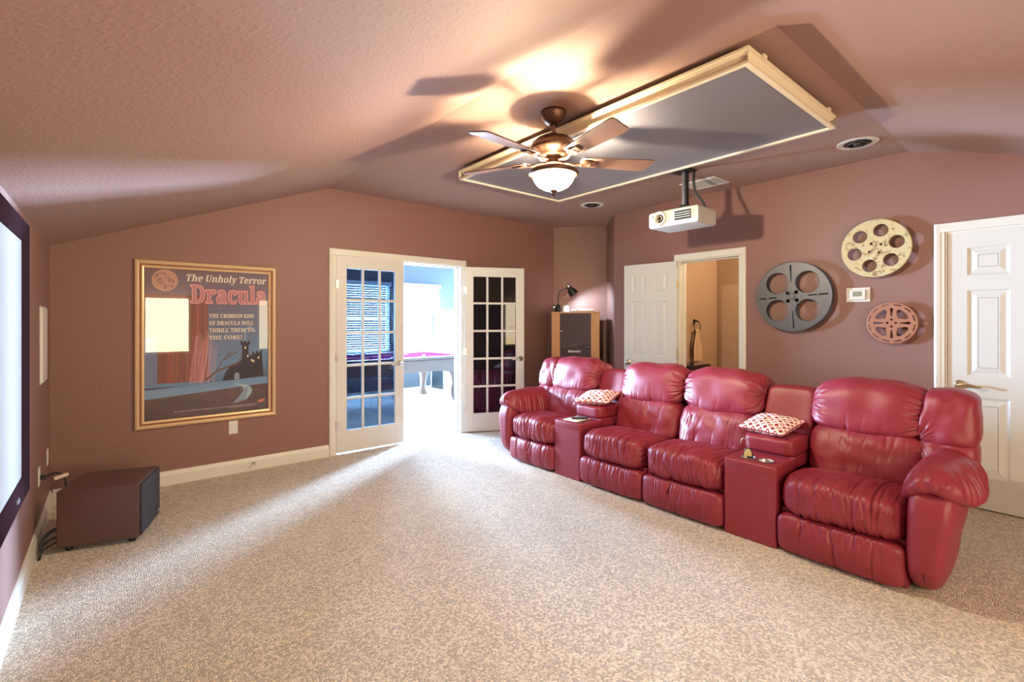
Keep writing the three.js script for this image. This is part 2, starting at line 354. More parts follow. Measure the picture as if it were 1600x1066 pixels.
function windowUnit(x0, x1, label, blindLabel, pos, turn, withBlind) {      // local: x across, z into the room, wall face at z = 0
  const w = x1 - x0, h = WIN_Y1 - WIN_Y0;
  const g = struct('window_' + (++winCount), label, 'window', null, null, pos, turn);
  const fr = [[0, 0], [0, 0.04], [0.035, 0.04], [0.035, 0]];
  for (let k = 0; k < 4; k++) { const r = part('window_frame', rail(w, h, fr, k), M.trim, g); r.position.set(0, (WIN_Y0 + WIN_Y1) / 2, -0.11); }
  part('meeting_rail', bx(-w / 2 + 0.035, w / 2 - 0.035, WIN_Y0 + h / 2 - 0.02, WIN_Y0 + h / 2 + 0.02, -0.105, -0.075), M.trim, g);
  for (const k of [0, 1]) { const p = part('pane', new THREE.PlaneGeometry(w - 0.07, h / 2 - 0.055), M.clear, g); p.position.set(0, WIN_Y0 + h * (0.25 + 0.5 * k), -0.09); }
  part('window_sill', bx(-w / 2 - 0.05, w / 2 + 0.05, WIN_Y0 - 0.028, WIN_Y0, -0.07, 0.05, 0.006), M.trim, g);
  if (!withBlind) return;
  const b = thing('window_blind', blindLabel, 'blind', pos, turn, 'white slatted blinds in the billiard room');
  part('valance', bx(-w / 2 - 0.03, w / 2 + 0.03, WIN_Y1 - 0.03, WIN_Y1 + 0.05, 0.002, 0.07, 0.006), M.white, b);
  const sl = [], n = 29;
  for (let i = 0; i < n; i++) sl.push(new THREE.BoxGeometry(w - 0.01, 0.003, 0.05).rotateX(0.16).translate(0, WIN_Y0 + 0.055 + (h - 0.1) * i / (n - 1), 0.032));
  const s = part('slats', sl, M.white, b); s.userData.kind = 'stuff';
  part('bottom_rail', bx(-w / 2 + 0.005, w / 2 - 0.005, WIN_Y0 + 0.004, WIN_Y0 + 0.024, 0.006, 0.058, 0.005), M.white, b);
  for (const x of [-0.3, 0.3]) part('ladder_cord', cyl(0.0025, 0.0025, h - 0.04, 6).translate(x * w, WIN_Y0 + h / 2, 0.06), M.white, b);
}
FAR_WINDOWS.forEach(([x0, x1], i) => windowUnit(x0, x1, ['window in the left part of the billiard room far wall', 'bright window seen through the closed glazed door leaf', 'bright window seen through the open doorway', 'wide window at the right end of the billiard room'][i],
  ['white blind in the left part of the billiard room', 'white blind seen through the panes of the closed glazed leaf', 'white blind seen through the open doorway above the pool table', ''][i], [(x0 + x1) / 2, 0, FARZ], 0, i === 1 || i === 2));
// pool table
{
  const X0 = 2.02, X1 = 4.66, Z0 = -8.16, Z1 = -6.72, T = 0.80;
  const t = thing('pool_table', 'carved wooden pool table with magenta cloth beyond the glazed doors', 'pool table', [(X0 + X1) / 2, 0, (Z0 + Z1) / 2]);
  const hw = (X1 - X0) / 2, hd = (Z1 - Z0) / 2, rw = 0.13;
  part('cloth_bed', bx(-hw + rw - 0.01, hw - rw + 0.01, T - 0.06, T - 0.035, -hd + rw - 0.01, hd - rw + 0.01), M.felt, t);
  const prof = [[0, 0], [0, 0.035], [0.006, 0.042], [0.085, 0.042], [0.085, 0]];
  for (let k = 0; k < 4; k++) part('rail', rail(2 * hw, 2 * hd, prof, k).rotateX(-Math.PI / 2).translate(0, T - 0.042, 0), M.tableWood, t);
  for (let k = 0; k < 4; k++) part('cushion', rail(2 * hw - 0.17, 2 * hd - 0.17, [[0, 0], [0, 0.038], [0.03, 0.034], [0.048, 0.026], [0.048, 0.01]], k).rotateX(-Math.PI / 2).translate(0, T - 0.042, 0), M.felt, t);
  // aprons with a curved lower edge
  const apron = (len) => { const s = new THREE.Shape(); s.moveTo(-len / 2, T - 0.05); s.lineTo(len / 2, T - 0.05); s.lineTo(len / 2, 0.47); s.bezierCurveTo(len / 2 - 0.25, 0.5, len / 2 - 0.3, 0.55, len / 2 - 0.5, 0.56); s.lineTo(-len / 2 + 0.5, 0.56); s.bezierCurveTo(-len / 2 + 0.3, 0.55, -len / 2 + 0.25, 0.5, -len / 2, 0.47); s.closePath(); return extr(s, 0.03, 0.004); };
  for (const s of [-1, 1]) {
    part('apron', apron(2 * hw - 0.1).translate(0, 0, s * (hd - 0.06) - 0.015), M.tableWood, t);
    part('apron', apron(2 * hd - 0.16).translate(0, 0, -0.015).rotateY(Math.PI / 2).translate(s * (hw - 0.06), 0, 0), M.tableWood, t);
  }
  for (const sx of [-1, 1]) for (const sz of [-1, 1]) {   // carved bowed legs on claw feet
    const cx = sx * (hw - 0.19), cz = sz * (hd - 0.19), pts = [], rad = [0.10, 0.115, 0.095, 0.07, 0.058, 0.055, 0.062, 0.075, 0.06, 0.0], yy = [0.58, 0.5, 0.42, 0.33, 0.24, 0.16, 0.10, 0.05, 0.005, 0.0], off = [0, 0.03, 0.04, 0.03, 0.01, 0.0, 0.01, 0.035, 0.045, 0.045];
    const g = new THREE.CylinderGeometry(1, 1, 1, 18, 27), p = g.attributes.position;
    for (let i = 0; i < p.count; i++) {
      const k = (0.5 - p.getY(i)) * (yy.length - 1), a = Math.min(yy.length - 2, Math.floor(k)), f = k - a, mix = (q) => q[a] + (q[a + 1] - q[a]) * f;
      const r = mix(rad), an = Math.atan2(p.getZ(i), p.getX(i)), len = Math.hypot(p.getX(i), p.getZ(i)), ridge = 1 + 0.06 * Math.sin(an * 6) * smooth(0.1, 0.5, 0.5 - p.getY(i));
      p.setXYZ(i, cx + sx * mix(off) + Math.cos(an) * r * len * ridge, mix(yy), cz + sz * mix(off) + Math.sin(an) * r * len * ridge);
    }
    g.computeVertexNormals(); part('leg', g, M.tableWood, t);
  }
  const net = std(lin(0.72, 0.7, 0.66), 0.8);
  for (const sx of [-1, 0, 1]) for (const sz of [-1, 1]) {
    const pk = part('pocket', [new THREE.TorusGeometry(0.065, 0.018, 8, 20).rotateX(Math.PI / 2).translate(0, T + 0.002, 0), lathe([[0.066, T - 0.02], [0.06, T - 0.09], [0.04, T - 0.14], [0, T - 0.15]], 16)], net, t);
    pk.position.set(sx * (hw - 0.07), 0, sz * (hd - 0.07));
    const sk = part('pocket_shield', [bx(-0.055, 0.055, T - 0.20, T - 0.05, -0.008, 0.008, 0.007), new THREE.TorusGeometry(0.03, 0.01, 6, 14).translate(0, T - 0.12, 0.01), new THREE.TorusGeometry(0.018, 0.008, 6, 14).translate(0.01, T - 0.17, 0.01)], net, t);
    sk.position.set(sx * (hw - 0.07), 0, sz * (hd - 0.03));
  }
  const cueM = std(lin(0.30, 0.25, 0.26), 0.4), buttM = std(lin(0.06, 0.05, 0.07), 0.4);
  [['pool cue lying across the far side of the magenta cloth', [3.05, T - 0.017, -7.92], [4.38, T + 0.008, -7.62]], ['pool cue lying slantwise near the middle of the cloth', [2.75, T - 0.017, -7.28], [4.05, T - 0.02, -7.75]]].forEach(([label, a, b]) => {
    const A = V(...a), B = V(...b), len = A.distanceTo(B), c = thing('pool_cue', label, 'pool cue', A.clone().add(B).multiplyScalar(0.5).toArray());
    c.quaternion.setFromUnitVectors(V(0, 1, 0), B.clone().sub(A).normalize());
    part('shaft', cyl(0.006, 0.011, len * 0.6, 12).translate(0, len * 0.2, 0), cueM, c); part('butt', cyl(0.011, 0.015, len * 0.4, 12).translate(0, -len * 0.3, 0), buttM, c);
  });
  single('pool_ball', 'white cue ball on the magenta cloth', 'ball', new THREE.SphereGeometry(0.028, 20, 14), M.white, [4.0, T - 0.007, -7.1]);
}
// arcade cabinet seen from the side beside the window
{
  const c = thing('arcade_cabinet', 'white sided arcade cabinet standing by the window behind the pool table', 'arcade cabinet', [5.08, 0, -8.72]);
  const W = 0.5, prof = [[0, 0], [0.62, 0], [0.62, 0.08], [0.58, 0.12], [0.58, 0.80], [0.68, 0.90], [0.66, 0.96], [0.36, 1.02], [0.26, 1.36], [0.46, 1.42], [0.5, 1.56], [0.38, 1.585], [0.2, 1.61], [0.05, 1.60], [0, 1.56]];
  const sm = std(lin(0.82, 0.83, 0.82), 0.5), green = std(lin(0.45, 0.72, 0.28), 0.6), dark = std(lin(0.02, 0.03, 0.035), 0.3);
  for (const z of [0, W]) part('side_panel', extr(poly(prof), 0.02, 0.002).translate(0, 0, z - 0.01), sm, c);
  part('body', extr(poly([[0.01, 0.02], [0.55, 0.02], [0.55, 0.80], [0.62, 0.90], [0.32, 1.0], [0.22, 1.36], [0.4, 1.42], [0.44, 1.54], [0.04, 1.55]]), W - 0.04).translate(0, 0, 0.02), dark, c);
  part('marquee', bx(0.44, 0.475, 1.43, 1.55, 0.02, W - 0.02), sm, c);
  part('side_stripe', [extr(poly([[0.005, 0.5], [0.575, 0.62], [0.575, 0.78], [0.4, 0.98], [0.3, 0.95], [0.005, 0.8]]), 0.002).translate(0, 0, W + 0.011)], green, c);
}

// ---------------------------------------------------------------- bathroom behind the reel wall
{
  const X0 = DX + 0.12, X1 = 6.54, Z0 = -3.35, Z1 = -1.35, H = 2.5;
  struct('wall_bathroom_left', 'tan bathroom wall carrying the towel ring', 'wall', bx(X0, X1 + 0.1, 0, H, Z0 - 0.1, Z0), M.bathWall);
  struct('wall_bathroom_back', 'tan bathroom wall facing the doorway', 'wall', bx(X1, X1 + 0.1, 0, H, Z0, Z1), M.bathWall);
  struct('wall_bathroom_right', 'tan bathroom wall out of sight beside the door', 'wall', bx(X0, X1 + 0.1, 0, H, Z1, Z1 + 0.1), M.bathWall);
  struct('ceiling_bathroom', 'white bathroom ceiling', 'ceiling', bx(X0 - 0.1, X1 + 0.1, H, H + 0.08, Z0 - 0.1, Z1 + 0.1), M.poolCeil);
  const v = thing('bathroom_vanity', 'dark bathroom vanity with black top seen through the doorway', 'vanity', [5.2, 0, Z0 + 0.25]);
  part('cabinet', bx(-0.2, 0.2, 0.06, 0.83, -0.24, 0.23, 0.005), M.darkWood, v); part('plinth', bx(-0.19, 0.19, 0, 0.06, -0.24, 0.19), M.black, v);
  part('countertop', bx(-0.21, 0.215, 0.83, 0.87, -0.245, 0.25, 0.006), std(lin(0.012, 0.009, 0.016), 0.15), v);
  for (const s of [-1, 1]) { const d = part('door', bx(s * 0.1 - 0.09, s * 0.1 + 0.09, 0.1, 0.8, 0.23, 0.248, 0.004), M.darkWood, v); part('knob', new THREE.SphereGeometry(0.012, 12, 8).translate(s * 0.03, 0.7, 0.26), M.nickel, d); }
  const r = thing('towel_ring', 'dark bronze towel ring on the bathroom wall', 'towel ring', [5.93, 1.34, Z0]);
  part('mount', lathe([[0, 0], [0.028, 0], [0.028, 0.006], [0.016, 0.014], [0.012, 0.04], [0.017, 0.05], [0, 0.056]], 20).rotateX(Math.PI / 2).translate(0, 0.03, 0), M.black, r);
  part('ring', new THREE.TorusGeometry(0.078, 0.0055, 10, 40).translate(0, -0.042, 0.045), M.black, r);
  // hand towel gathered through the ring
  const g = new THREE.PlaneGeometry(1, 1, 24, 30), p = g.attributes.position;
  for (let i = 0; i < p.count; i++) { const u = p.getX(i) * 2, v2 = 0.5 - p.getY(i), w = 0.045 + 0.06 * smooth(0, 0.6, v2); p.setXYZ(i, u * w, 0.012 - 0.40 * v2, 0.052 + 0.006 * Math.sin(u * 6 + v2 * 2) * (0.4 + v2)); }
  const back = g.clone().translate(0, -0.0, -0.03).scale(1, 0.82, 1); g.computeVertexNormals(); back.computeVertexNormals();
  single('hand_towel', 'tan hand towel hanging from the bathroom towel ring', 'towel', [g, back, new THREE.CylinderGeometry(0.016, 0.016, 0.08, 12).rotateZ(Math.PI / 2).translate(0, 0.01, 0.038)], std(lin(0.62, 0.46, 0.33), 0.95), [5.93, 1.236, Z0]);
  const l = thing('bathroom_ceiling_light', 'glass dome ceiling light in the bathroom', 'ceiling light', [6.0, H, -2.0]);
  part('pan', lathe([[0, 0], [0.15, 0], [0.15, -0.02], [0.135, -0.03]], 28), M.nickel, l);
  part('bulb_dome', lathe([[0.135, -0.02], [0.125, -0.06], [0.08, -0.095], [0, -0.105]], 28), std(lin(0.9, 0.85, 0.75), 0.6, { emissive: lin(...BATH_COLOR), emissiveIntensity: 2 }), l);
  const pl = new THREE.PointLight(lin(...BATH_COLOR), BATH_POWER); pl.position.set(0, -0.06, 0); pl.castShadow = true; pl.shadow.radius = 3; pl.name = 'bathroom_light'; l.add(pl);
  struct('wall_closet', 'dark wall behind the closed panelled door', 'wall', bx(DX + 0.12, DX + 0.2, 0, 2.3, C0 - 0.1, C1 + 0.1), M.wall);
}

// ---------------------------------------------------------------- sofa
function softBox({ at = [0, 0, 0], a, b, c, n = 5, seg = [24, 24, 60], fn }) {
  let g = new THREE.BoxGeometry(2, 2, 2, seg[0], seg[1], seg[2]); g.deleteAttribute('uv'); g.deleteAttribute('normal'); g = mergeVertices(g, 1e-5);
  const p = g.attributes.position, uv = new Float32Array(p.count * 2), q = V(0, 0, 0), w = V(0, 0, 0);
  for (let i = 0; i < p.count; i++) {
    q.fromBufferAttribute(p, i);
    // spread the grid towards the rounded edges
    const s = Math.pow(Math.abs(q.x) ** n + Math.abs(q.y) ** n + Math.abs(q.z) ** n, -1 / n); q.multiplyScalar(s);
    w.set(q.x * a, q.y * b, q.z * c);
    if (fn) fn(w, q);
    p.setXYZ(i, w.x + at[0], w.y + at[1], w.z + at[2]);
    uv[2 * i] = w.z + 0.31 * w.x; uv[2 * i + 1] = w.y - w.x;
  }
  g.setAttribute('uv', new THREE.BufferAttribute(uv, 2)); g.computeVertexNormals(); return g;
}
// a bundle of creases across t; each leans a little with s
function creaseSet(count, from, to, sigma, amp) {
  const list = []; for (let i = 0; i < count; i++) list.push([rr(from, to), rr(0.5, 1.4) * sigma, rr(0.35, 1) * amp, rr(-0.2, 0.2), rr(0, 40)]);
  return (t, s) => { let d = 0; for (const [c, sg, am, lean, o] of list) { const k = (t - c - lean * s - 0.008 * noise2(s * 8, o)) / sg; if (k * k < 12) d -= am * Math.exp(-k * k) * (0.55 + 0.45 * noise2(s * 7 + o, o)); } return d; };
}
const sofa = thing('reclining_sofa', 'long red leather reclining sofa with four seats and two consoles', 'sofa', [3.06, 0, -2.13]);
function wrinkle(w, q, d, k) { w.x += q.x * d * k; w.y += q.y * d * k; w.z += q.z * d * k; }
function seatModule(z0, z1, wing) {
  const g = new THREE.Group(); g.name = 'recliner_seat'; sofa.add(g);
  const zc = (z0 + z1) / 2, hw = (z1 - z0) / 2; g.position.set(0, 0, zc);
  const cs = creaseSet(26, -0.24, 0.24, 0.007, 0.011), fine = creaseSet(30, -0.28, 0.28, 0.004, 0.005), seamZ = [-0.17, 0.17];
  const seam = (z) => { let d = 0; for (const s of seamZ) d -= 0.006 * Math.exp(-(((z - s) / 0.005) ** 2)); return d; };
  part('base', bx(0.06, 0.86, 0, 0.25, -hw + 0.004, hw - 0.004, 0.01), M.leatherSmooth, g);
  part('footrest', softBox({ at: [0.05, 0.125, 0], a: 0.075, b: 0.113, c: hw - 0.003, n: 7, seg: [12, 40, 150], fn: (w, q) => {
    if (q.x < 0.2) {
      w.x -= 0.022 * (1 - q.y * q.y) * (1 - q.z ** 4);
      const m = smooth(1, 0.6, Math.abs(q.z)); w.x -= (cs(w.z, w.y) * 1.1 * m * (0.35 + 0.65 * Math.exp(-(((w.z) / 0.14) ** 2))) + seam(w.z)) + 0.004 * noise2(w.z * 6 + zc, w.y * 5);
    }
  } }), M.leather, g);
  part('seat_cushion', softBox({ at: [0.265, 0.338, 0], a: 0.30, b: 0.115, c: hw - 0.003, n: 4.6, seg: [46, 26, 150], fn: (w, q) => {
    const front = smooth(0.2, -0.95, q.x), m = smooth(0.99, 0.75, Math.abs(q.z));
    if (q.y > 0) { w.y += 0.028 * (1 - q.z * q.z) * smooth(1, 0.2, q.x) - 0.05 * smooth(-0.2, 1, q.x); }
    if (q.x < 0) w.x -= 0.015 * (1 - q.z ** 4) * (1 - q.y * q.y);
    const d = front * m * (cs(w.z, w.y - w.x * 0.6) + fine(w.z, w.y)) + seam(w.z) * (q.y > -0.2 ? 1 : 0.4) + 0.006 * noise3(w.z * 5 + zc * 3, w.y * 6, w.x * 5);
    const ends = smooth(0.86, 0.99, Math.abs(q.z)) * 0.004 * Math.sin(w.x * 190 + w.y * 150 + 4 * noise2(w.x * 20, zc)); wrinkle(w, q, d + ends, 1);
  } }), M.leather, g);
  const lc = creaseSet(12, -0.24, 0.24, 0.009, 0.009), lz0 = -hw + 0.003, lz1 = hw - 0.003;
  const head0 = wing < 0 ? -hw + 0.015 : -hw, head1 = wing > 0 ? hw - 0.015 : hw;
  part('lower_back', softBox({ at: [0.575, 0.535, 0], a: 0.125, b: 0.18, c: (lz1 - lz0) / 2, n: 4.2, seg: [22, 40, 130], fn: (w, q) => {
    if (q.x < 0) { w.x -= 0.02 * (1 - q.z ** 4) * (1 - q.y * q.y);
      const up = smooth(-0.1, 0.9, q.y), low = smooth(0.1, -0.9, q.y); w.x -= lc(w.z, w.y * 1.4) * (0.25 + 0.75 * Math.max(up, low * 0.7)) * smooth(1, 0.7, Math.abs(q.z)) + 0.007 * noise2(w.z * 5 + zc * 5, w.y * 7); }
    w.x += 0.30 * w.y;
  } }), M.leather, g);
  part('headrest', softBox({ at: [0.655, 0.825, (head0 + head1) / 2], a: 0.14, b: 0.172, c: (head1 - head0) / 2, n: 3.4, seg: [30, 60, 110], fn: (w, q) => {
    const end = smooth(0.62, 0.97, Math.abs(q.z)), s = Math.sign(q.z);
    const ang = Math.atan2(w.y, -w.x - 0.03), ga = Math.sin(ang * 17 + 2.5 * noise2(ang * 2 + s * 5, zc)) + 0.6 * Math.sin(ang * 31 + s + zc);
    wrinkle(w, q, end * 0.006 * ga + 0.008 * noise3(w.z * 4 + zc * 2, w.y * 5, w.x * 4) + (q.x < 0 ? lc(w.z * 0.9, w.y) * 0.35 * smooth(0.2, -0.9, q.y) : 0), 1);
    w.x += 0.28 * w.y;
  } }), M.leather, g);
  part('outer_back', softBox({ at: [0.77, 0.5, 0], a: 0.08, b: 0.44, c: hw - 0.004, n: 8, seg: [8, 16, 16], fn: (w) => { w.x += 0.12 * w.y; } }), M.leatherSmooth, g);
  if (wing) {
    const zw = wing * (hw + (wing > 0 ? 0.07 : 0.035)), gw = (y, o) => (w, q) => {
      const inner = smooth(0.3, 0.95, -q.z * wing), ang = Math.atan2(w.y - o, 0.12 + w.z * wing); wrinkle(w, q, 0.007 * inner * Math.sin(ang * 20 + 2 * noise2(ang, y)) + 0.008 * noise3(w.z * 8, w.y * 7, y), 1); w.x += 0.25 * w.y;
    };
    part('back_wing', softBox({ at: [0.668, 0.812, zw], a: 0.138, b: 0.165, c: 0.135, n: 3.8, seg: [24, 40, 50], fn: gw(3.3, -0.12) }), M.leather, g);
    part('back_wing', softBox({ at: [0.605, 0.545, zw], a: 0.135, b: 0.17, c: 0.135, n: 3.8, seg: [24, 40, 50], fn: gw(7.7, 0.12) }), M.leather, g);
    part('wing_shell', bx(0.70, 0.86, 0.02, 0.85, zw - 0.12 + (wing < 0 ? 0.1 : 0), zw + 0.12 - (wing > 0 ? 0.1 : 0), 0.04), M.leatherSmooth, g);
  }
}
function consoleModule(z0, z1) {
  const g = new THREE.Group(); g.name = 'console'; sofa.add(g); const c = (z1 - z0) / 2; g.position.set(0, 0, (z0 + z1) / 2);
  part('body', bx(0.0, 0.86, 0, 0.44, -c + 0.003, c - 0.003, 0.012), M.leatherSmooth, g);
  const s = new THREE.Shape(), x0 = 0.0, x1 = 0.30, r = 0.02, k = c - 0.003;
  s.moveTo(x0 + r, -k); s.lineTo(x1, -k); s.lineTo(x1, k); s.lineTo(x0 + r, k); s.quadraticCurveTo(x0, k, x0, k - r); s.lineTo(x0, -k + r); s.quadraticCurveTo(x0, -k, x0 + r, -k);
  for (const z of [-0.055, 0.055]) { const h = new THREE.Path(); h.absarc(0.115, z, 0.044, 0, Math.PI * 2, true); s.holes.push(h); }
  // shape lies in (x, z): turned so that its depth points up
  const top = new THREE.ExtrudeGeometry(s, { depth: 0.048, bevelEnabled: true, bevelThickness: 0.012, bevelSize: 0.01, bevelOffset: -0.01, bevelSegments: 4, curveSegments: 24 }).applyMatrix4(new THREE.Matrix4().makeBasis(V(1, 0, 0), V(0, 0, 1), V(0, 1, 0)));
  part('tray_top', toCreasedNormals(top.translate(0, 0.428, 0), 0.7), M.leatherSmooth, g);
  part('side_wall', bx(0.28, 0.84, 0.40, 0.50, -c + 0.003, c - 0.003, 0.012), M.leatherSmooth, g);
  for (const z of [-0.055, 0.055]) { const h = part('cup_holder', lathe([[0, -0.05], [0.037, -0.05], [0.040, 0], [0.0445, 0.003], [0.048, 0.001]], 32), M.silver, g); h.position.set(0.115, 0.488, z); }
  part('padded_lid', softBox({ at: [0.43, 0.548, 0], a: 0.17, b: 0.056, c: c - 0.002, n: 6, seg: [40, 16, 40], fn: (w, q) => { if (q.y > 0) w.y += 0.012 * (1 - q.x * q.x) + 0.002 * noise2(w.x * 14, w.z * 14); } }), M.leather, g);
  part('back_panel', softBox({ at: [0.665, 0.70, 0], a: 0.075, b: 0.205, c: c - 0.002, n: 7, seg: [20, 40, 30], fn: (w, q) => { if (q.x < 0) w.x += 0.012 * (1 - q.z * q.z) * (1 - q.y * q.y); w.x += 0.34 * w.y; } }), M.leather, g);
  part('outer_back', bx(0.72, 0.86, 0, 0.80, -c + 0.004, c - 0.004, 0.03), M.leatherSmooth, g);
}
function arm(s) {
  const g = new THREE.Group(); g.name = 'armrest'; sofa.add(g); g.position.set(0, 0, s > 0 ? 1.618 : -1.64);
  part('arm_panel', softBox({ at: [0.35, 0.288, 0], a: 0.37, b: 0.288, c: 0.09, n: 4.4, seg: [40, 50, 24], fn: (w, q) => {
    const out = q.z * s > 0 ? 1 : 0.1;
    w.z += s * out * (0.03 * smooth(-0.2, 0.5, q.y) - 0.032 * smooth(-0.1, -1, q.y) - 0.06 * smooth(-0.2, 1, q.x));
    if (q.x < 0) w.x -= 0.014 * (1 - q.y * q.y); w.x += 0.03 * smooth(-0.5, -1, q.y) * (q.x < 0 ? 1 : 0);
  } }), M.leatherSmooth, g);
  part('arm_pad', softBox({ at: [0.362, 0.578, s * 0.018], a: 0.385, b: 0.074, c: 0.145, n: 3.0, seg: [130, 26, 70], fn: (w, q) => {
    const z = q.z * s, side = z > 0 ? 0.10 : 0.15, top = smooth(-0.5, 0.3, q.y);
    const ga = Math.sin(w.z * 120 + 3 * noise2(w.z * 10, w.y * 6)) * smooth(-0.72, -0.98, q.x) * 0.003 + Math.sin(w.x * 105 + w.z * 40 + 4 * noise2(w.x * 7, s)) * smooth(0.3, 0.85, Math.abs(q.z)) * 0.0045 * top;
    wrinkle(w, q, ga + 0.007 * noise3(w.x * 5, w.y * 6, w.z * 6 + s), 1);
    const f = smooth(-0.6, -1, q.x);
    w.y -= side * Math.pow(Math.abs(q.z), 2.2) + 0.02 * f * f - 0.012 * (1 - q.z * q.z);
    w.z += s * (z > 0 ? 0.02 * smooth(-1, 0, q.x) - 0.03 * smooth(0, 1, q.x) - 0.03 * smooth(0, -1, q.y) : 0.02 * smooth(0, -1, q.y));
  } }), M.leather, g);
}
const SZ = [-3.70, -3.08, -2.771, -2.146, -1.523, -1.197, -0.586].map((z) => z + 2.13);
seatModule(SZ[0], SZ[1], -1); consoleModule(SZ[1], SZ[2]); seatModule(SZ[2], SZ[3], 0); seatModule(SZ[3], SZ[4], 0); consoleModule(SZ[4], SZ[5]); seatModule(SZ[5], SZ[6], 1);
arm(-1); arm(1);

// lattice print cushions
const pillowMat = (() => {
  const c = document.createElement('canvas'); c.width = c.height = 512; const x = c.getContext('2d');
  x.fillStyle = '#93202f'; x.fillRect(0, 0, 512, 512);
  const n = 6, d = 512 / n; x.lineJoin = 'round';
  for (let i = -1; i <= n; i++) for (let j = -1; j <= n; j++) for (const o of [0, 0.5]) {
    const cx = (i + 0.5 + o) * d, cy = (j + 0.5 + o) * d;
    x.strokeStyle = '#f4e3de'; x.lineWidth = d * 0.13; x.beginPath(); x.moveTo(cx, cy - d * 0.42); x.lineTo(cx + d * 0.40, cy); x.lineTo(cx, cy + d * 0.42); x.lineTo(cx - d * 0.40, cy); x.closePath(); x.stroke();
    if (o) { x.fillStyle = '#f4e3de'; x.fillRect(cx - d * 0.11, cy - d * 0.11, d * 0.22, d * 0.22); }
  }
  const t = new THREE.CanvasTexture(c); t.colorSpace = THREE.SRGBColorSpace; return std(0xffffff, 0.9, { map: t });
})();
function pillow(label, pos, euler, w, h, t) {
  const n = 34, gs = [1, -1].map((s) => {
    const g = new THREE.PlaneGeometry(2, 2, n, n), p = g.attributes.position;
    for (let i = 0; i < p.count; i++) {
      const u = p.getX(i), v = p.getY(i), e = Math.pow(Math.max(0, (1 - u * u) * (1 - v * v)), 0.42), pin = 1 - 0.07 * (1 - Math.abs(u) * Math.abs(v)) * Math.max(u * u, v * v);
      p.setXYZ(i, u * w / 2 * pin, v * h / 2 * pin, s * (t * e * (1 + 0.12 * noise2(u * 2 + pos[2], v * 2 + s)) + 0.0015));
    }
    g.computeVertexNormals(); return g;
  });
  const o = thing('throw_pillow', label, 'pillow', pos, 0, 'lattice print pillows on the sofa consoles'); o.rotation.set(...euler);
  part('cover', gs, pillowMat, o);
  part('piping', tube([[-1, -1], [-0.5, -0.965], [0, -0.93], [0.5, -0.965], [1, -1], [0.965, -0.5], [0.93, 0], [0.965, 0.5], [1, 1], [0.5, 0.965], [0, 0.93], [-0.5, 0.965], [-1, 1], [-0.965, 0.5], [-0.93, 0], [-0.965, -0.5], [-1, -1]].map(([u, v]) => [u * w / 2, v * h / 2, 0]), 0.004, 6, 120), std(lin(0.3, 0.03, 0.05), 0.8), o);
}
pillow('red and white lattice pillow on the console nearest the glazed doors', [3.485, 0.664, -2.93], [-Math.PI / 2, 0.3, 0.17, 'ZYX'], 0.35, 0.34, 0.046);
pillow('red and white lattice pillow on the console next to the end seat', [3.49, 0.662, -1.40], [-Math.PI / 2, -0.1, 0.19, 'ZYX'], 0.31, 0.31, 0.043);

// things on the consoles
{
  const y = 0.489;
  single('magazine', 'white magazine lying on the console nearest the glazed doors', 'magazine', [bx(-0.10, 0.10, 0, 0.006, -0.075, 0.075, 0.002), bx(-0.098, 0.0, 0.006, 0.009, -0.074, 0.074)], M.whitePaper, [3.185, 0.492, -2.925], 0.12);
  const r = thing('remote_control', 'slim black remote control on the white magazine', 'remote', [3.20, 0.501, -2.90], 0.95);
  part('case', bx(-0.022, 0.022, 0, 0.016, -0.075, 0.075, 0.007), M.black, r);
  for (let i = 0; i < 6; i++) part('button', bx(-0.012, 0.012, 0.015, 0.018, -0.06 + i * 0.02, -0.05 + i * 0.02, 0.001), std(lin(0.25, 0.25, 0.26), 0.5), r);
  const k = thing('headset', 'pale yellow earpiece with wire loop standing in the console cup holder', 'headset', [3.175, y - 0.045, -1.416]);
  const ear = new THREE.Shape(); ear.moveTo(-0.024, 0); ear.lineTo(0.024, 0); ear.lineTo(0.022, 0.045); ear.quadraticCurveTo(0.018, 0.075, 0, 0.078); ear.quadraticCurveTo(-0.018, 0.075, -0.022, 0.045); ear.closePath();
  part('ear_pad', extr(ear, 0.016, 0.004).rotateY(-Math.PI / 2 + 0.3).translate(0, 0.02, 0), std(lin(0.62, 0.52, 0.26), 0.6), k);
  part('rim', tube([[0, 0.02, -0.026], [0, 0.065, -0.025], [0, 0.095, -0.013], [0, 0.102, 0], [0, 0.095, 0.013], [0, 0.065, 0.025], [0, 0.02, 0.026]], 0.0035, 8).rotateY(0.3), M.black, k);
  part('wire_loop', tube([[0, 0.10, 0.0], [0, 0.13, 0.004], [-0.004, 0.155, -0.01], [0, 0.162, -0.03], [0, 0.14, -0.045], [0, 0.12, -0.05]], 0.0025, 8), M.silver, k);
  part('plug', cyl(0.018, 0.02, 0.05, 16).translate(-0.006, 0.03, 0.012), M.black, k);
}

